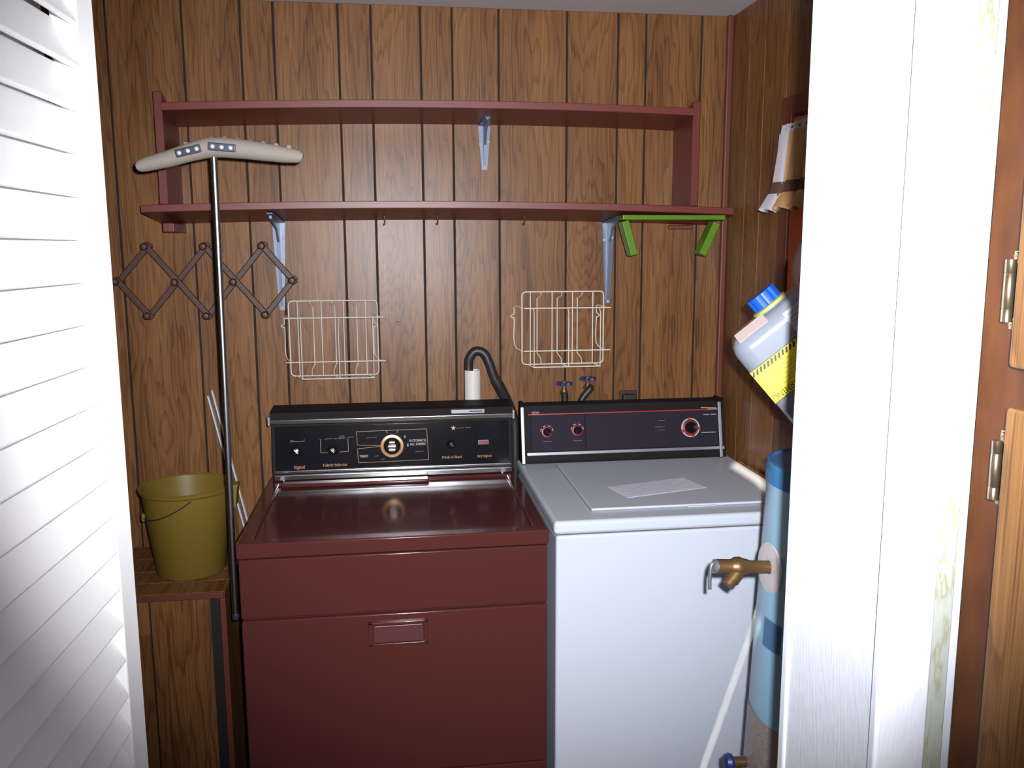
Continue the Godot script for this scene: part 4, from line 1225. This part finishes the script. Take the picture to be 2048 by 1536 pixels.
# ---------------------------------------------------------------- jug, tipped up on the heater
func build_jug() -> void:
	var vv := Vector3(0.755, 0.656, 0)
	var uu := Vector3(0.656, -0.755, 0)
	var C := Vector3(1.020, 1.402, 1.09)
	# local x = v (width), local y = -u (towards the cap), local z to the viewer
	var j := thing("plastic_jug", "pale grey plastic jug with yellow warning label tipped over on heater", "jug", C)
	j.basis = Basis(Vector3.UP, deg_to_rad(-20.0)) * Basis(vv, -uu, Vector3.BACK)
	var D := 0.15
	var Hh := 0.290
	var Wd := 0.200
	part(j, "jug_body", rbox(Vector3(Wd, Hh, D), 0.034, 5), M.jug_plastic, Vector3(Wd / 2, -Hh / 2, 0))
	part(j, "neck_ring", lathe([Vector2(0.0, 0.0), Vector2(0.037, -0.002), Vector2(0.037, 0.006), Vector2(0.030, 0.008), Vector2(0, 0.008)], 28), M.ring_green, Vector3(0.110, 0.0, -0.01))
	var cp := []
	for k in 48:
		var a := TAU * k / 48.0
		cp.append(Vector2(cos(a), sin(a)) * (0.0305 if k % 6 < 4 else 0.0285))
	part(j, "cap", prism(cp, 0.028, Transform3D(Basis(Vector3.RIGHT, -PI / 2), Vector3(0.110, 0.019, -0.01))), M.cap_blue)
	part(j, "sticker", rbox(Vector3(0.066, 0.0012, 0.034), 0.0005), M.sticker_pink, Vector3(0.056, -0.003, 0.060), Basis(Vector3.RIGHT, 0.45))
	var zl := D / 2 + 0.0006
	var yl := part(j, "warning_label", rbox(Vector3(0.150, 0.076, 0.0008), 0.0003), M.label_yellow, Vector3(0.0765, -0.103, zl))
	# hazard stripes along the edge nearer the cap, text lines, heading at the other edge (upside down)
	for k in 18:
		part(yl, "hazard_stripe", rbox(Vector3(0.0038, 0.011, 0.0004), 0.0001), M.print_black, Vector3(-0.071 + k * 0.0083, 0.0305, 0.0006), Basis(Vector3.BACK, -0.6))
	part(yl, "border_line", rbox(Vector3(0.148, 0.0014, 0.0004), 0.0001), M.print_black, Vector3(0, 0.0375, 0.0006))
	part(yl, "border_line", rbox(Vector3(0.148, 0.0014, 0.0004), 0.0001), M.print_black, Vector3(0, -0.0372, 0.0006))
	for k in 6:
		part(yl, "text_line", rbox(Vector3(0.072, 0.0011, 0.0004), 0.0001), M.ring_green, Vector3(-0.032, 0.018 - k * 0.0068, 0.0006))
	words(yl, "lettering", "WARNING", 0.0155, M.print_black, Vector3(-0.037, -0.028, 0.0006), Basis(Vector3.BACK, PI))
	part(yl, "pictogram", prism([Vector2(0.018, 0.020), Vector2(0.030, 0.012), Vector2(0.046, -0.010), Vector2(0.028, 0.004)], 0.0004), M.print_black, Vector3(0, 0, 0.0006))
	var wl := part(j, "side_label", rbox(Vector3(0.070, 0.048, 0.0008), 0.0003), M.label_white, Vector3(0.150, -0.040, zl))
	for k in 5:
		part(wl, "text_line", rbox(Vector3(0.056, 0.0012, 0.0004), 0.0001), M.print_grey, Vector3(0, 0.017 - k * 0.0085, 0.0006))

	# brown oval plaque on the closet side of the partition, showing past the jamb
	var p := thing("oval_plaque", "dark brown rounded wooden plaque hanging behind the white door jamb", "plaque", Vector3(0.907, 1.562, 1.728))
	part(p, "board", lathe([Vector2(0, -0.014), Vector2(0.92, -0.014), Vector2(0.98, -0.008), Vector2(1, 0), Vector2(0.97, 0.009), Vector2(0.90, 0.014), Vector2(0, 0.014)], 40, Transform3D(along(Vector3.BACK).basis, Vector3.ZERO)), M.plaque_brown, Vector3.ZERO, Basis.from_scale(Vector3(0.060, 0.056, 1.0)))


# ---------------------------------------------------------------- closet window: shade and ruffled valance
func ruffle(y_top: float, y_bot: float, x_top: float, x_bot: float, z0: float, z1: float, amp0: float, amp1: float, waves: float, scallop: float, thick := 0.0016) -> ArrayMesh:
	var st := begin()
	var nz := 90
	var ny := 8
	for side in 2:
		var grid := []
		for i in nz + 1:
			var col := []
			var f := float(i) / nz
			var ph := f * waves * TAU
			for k in ny + 1:
				var t := float(k) / ny
				var amp := lerpf(amp0, amp1, t)
				var x := lerpf(x_top, x_bot, t) + amp * sin(ph + 0.4 * sin(ph * 0.5)) + (thick if side == 1 else 0.0)
				var yb := y_bot - scallop * absf(sin(ph * 0.5 + 0.6))
				col.append(Vector3(x, lerpf(y_top, yb, t), lerpf(z0, z1, f) + 0.5 * amp * cos(ph * 2.0)))
			grid.append(col)
		for i in nz:
			for k in ny:
				var a: Vector3 = grid[i][k]
				var b: Vector3 = grid[i + 1][k]
				var c: Vector3 = grid[i + 1][k + 1]
				var d: Vector3 = grid[i][k + 1]
				var n := (b - a).cross(d - a).normalized()
				if (n.x > 0.0) != (side == 1):
					n = -n
				tri(st, a, b, c, n, n, n)
				tri(st, a, c, d, n, n, n)
	return st.commit()


func build_window_dressing() -> void:
	var s := thing("roller_shade", "orange-brown roller shade drawn over the closet window", "shade", Vector3(0, 0, 0))
	slab(s, "shade_cloth", Vector3(XR - 0.006, 1.172, 0.466), Vector3(XR - 0.0045, 1.925, 1.096), M.shade_orange, 0.0005)
	slab(s, "hem_bar", Vector3(XR - 0.0105, 1.172, 0.466), Vector3(XR - 0.0002, 1.196, 1.096), M.shade_orange, 0.003)
	var v := thing("ruffled_valance", "ruffled white lace valance with brown band over the closet window", "curtain", Vector3(0, 0, 0))
	var zs := 0.462
	var zm := 0.520
	for q in [[zs, zm, 1.3, M.curtain_white, "side_fold"], [zm, 1.14, 8.0, M.curtain_gold, "pleated_cloth"]]:
		part(v, "heading", ruffle(1.905, 1.880, 1.408, 1.404, q[0], q[1], 0.006, 0.006, q[2] * 2.0, 0.0), M.curtain_white)
		part(v, q[4], ruffle(1.884, 1.752, 1.400, 1.388, q[0], q[1], 0.008, 0.013, q[2], 0.0), q[3])
		part(v, "brown_band", ruffle(1.757, 1.722, 1.386, 1.380, q[0], q[1], 0.012, 0.014, q[2], 0.003), M.curtain_brown)
		part(v, "lace_frill", ruffle(1.727, 1.692, 1.378, 1.360, q[0] - (0.008 if q[0] < 0.5 else 0.0), q[1], 0.012, 0.018, q[2], 0.014), q[3])
	part(v, "rod", tube([Vector3(1.409, 1.895, 0.458), Vector3(1.409, 1.895, 1.15)], 0.004, 8), M.brass)
	for z in [0.461, 1.135]:
		part(v, "rod_hook", tube([Vector3(1.409, 1.895, z), Vector3(1.4308, 1.895, z)], 0.003, 6), M.brass)
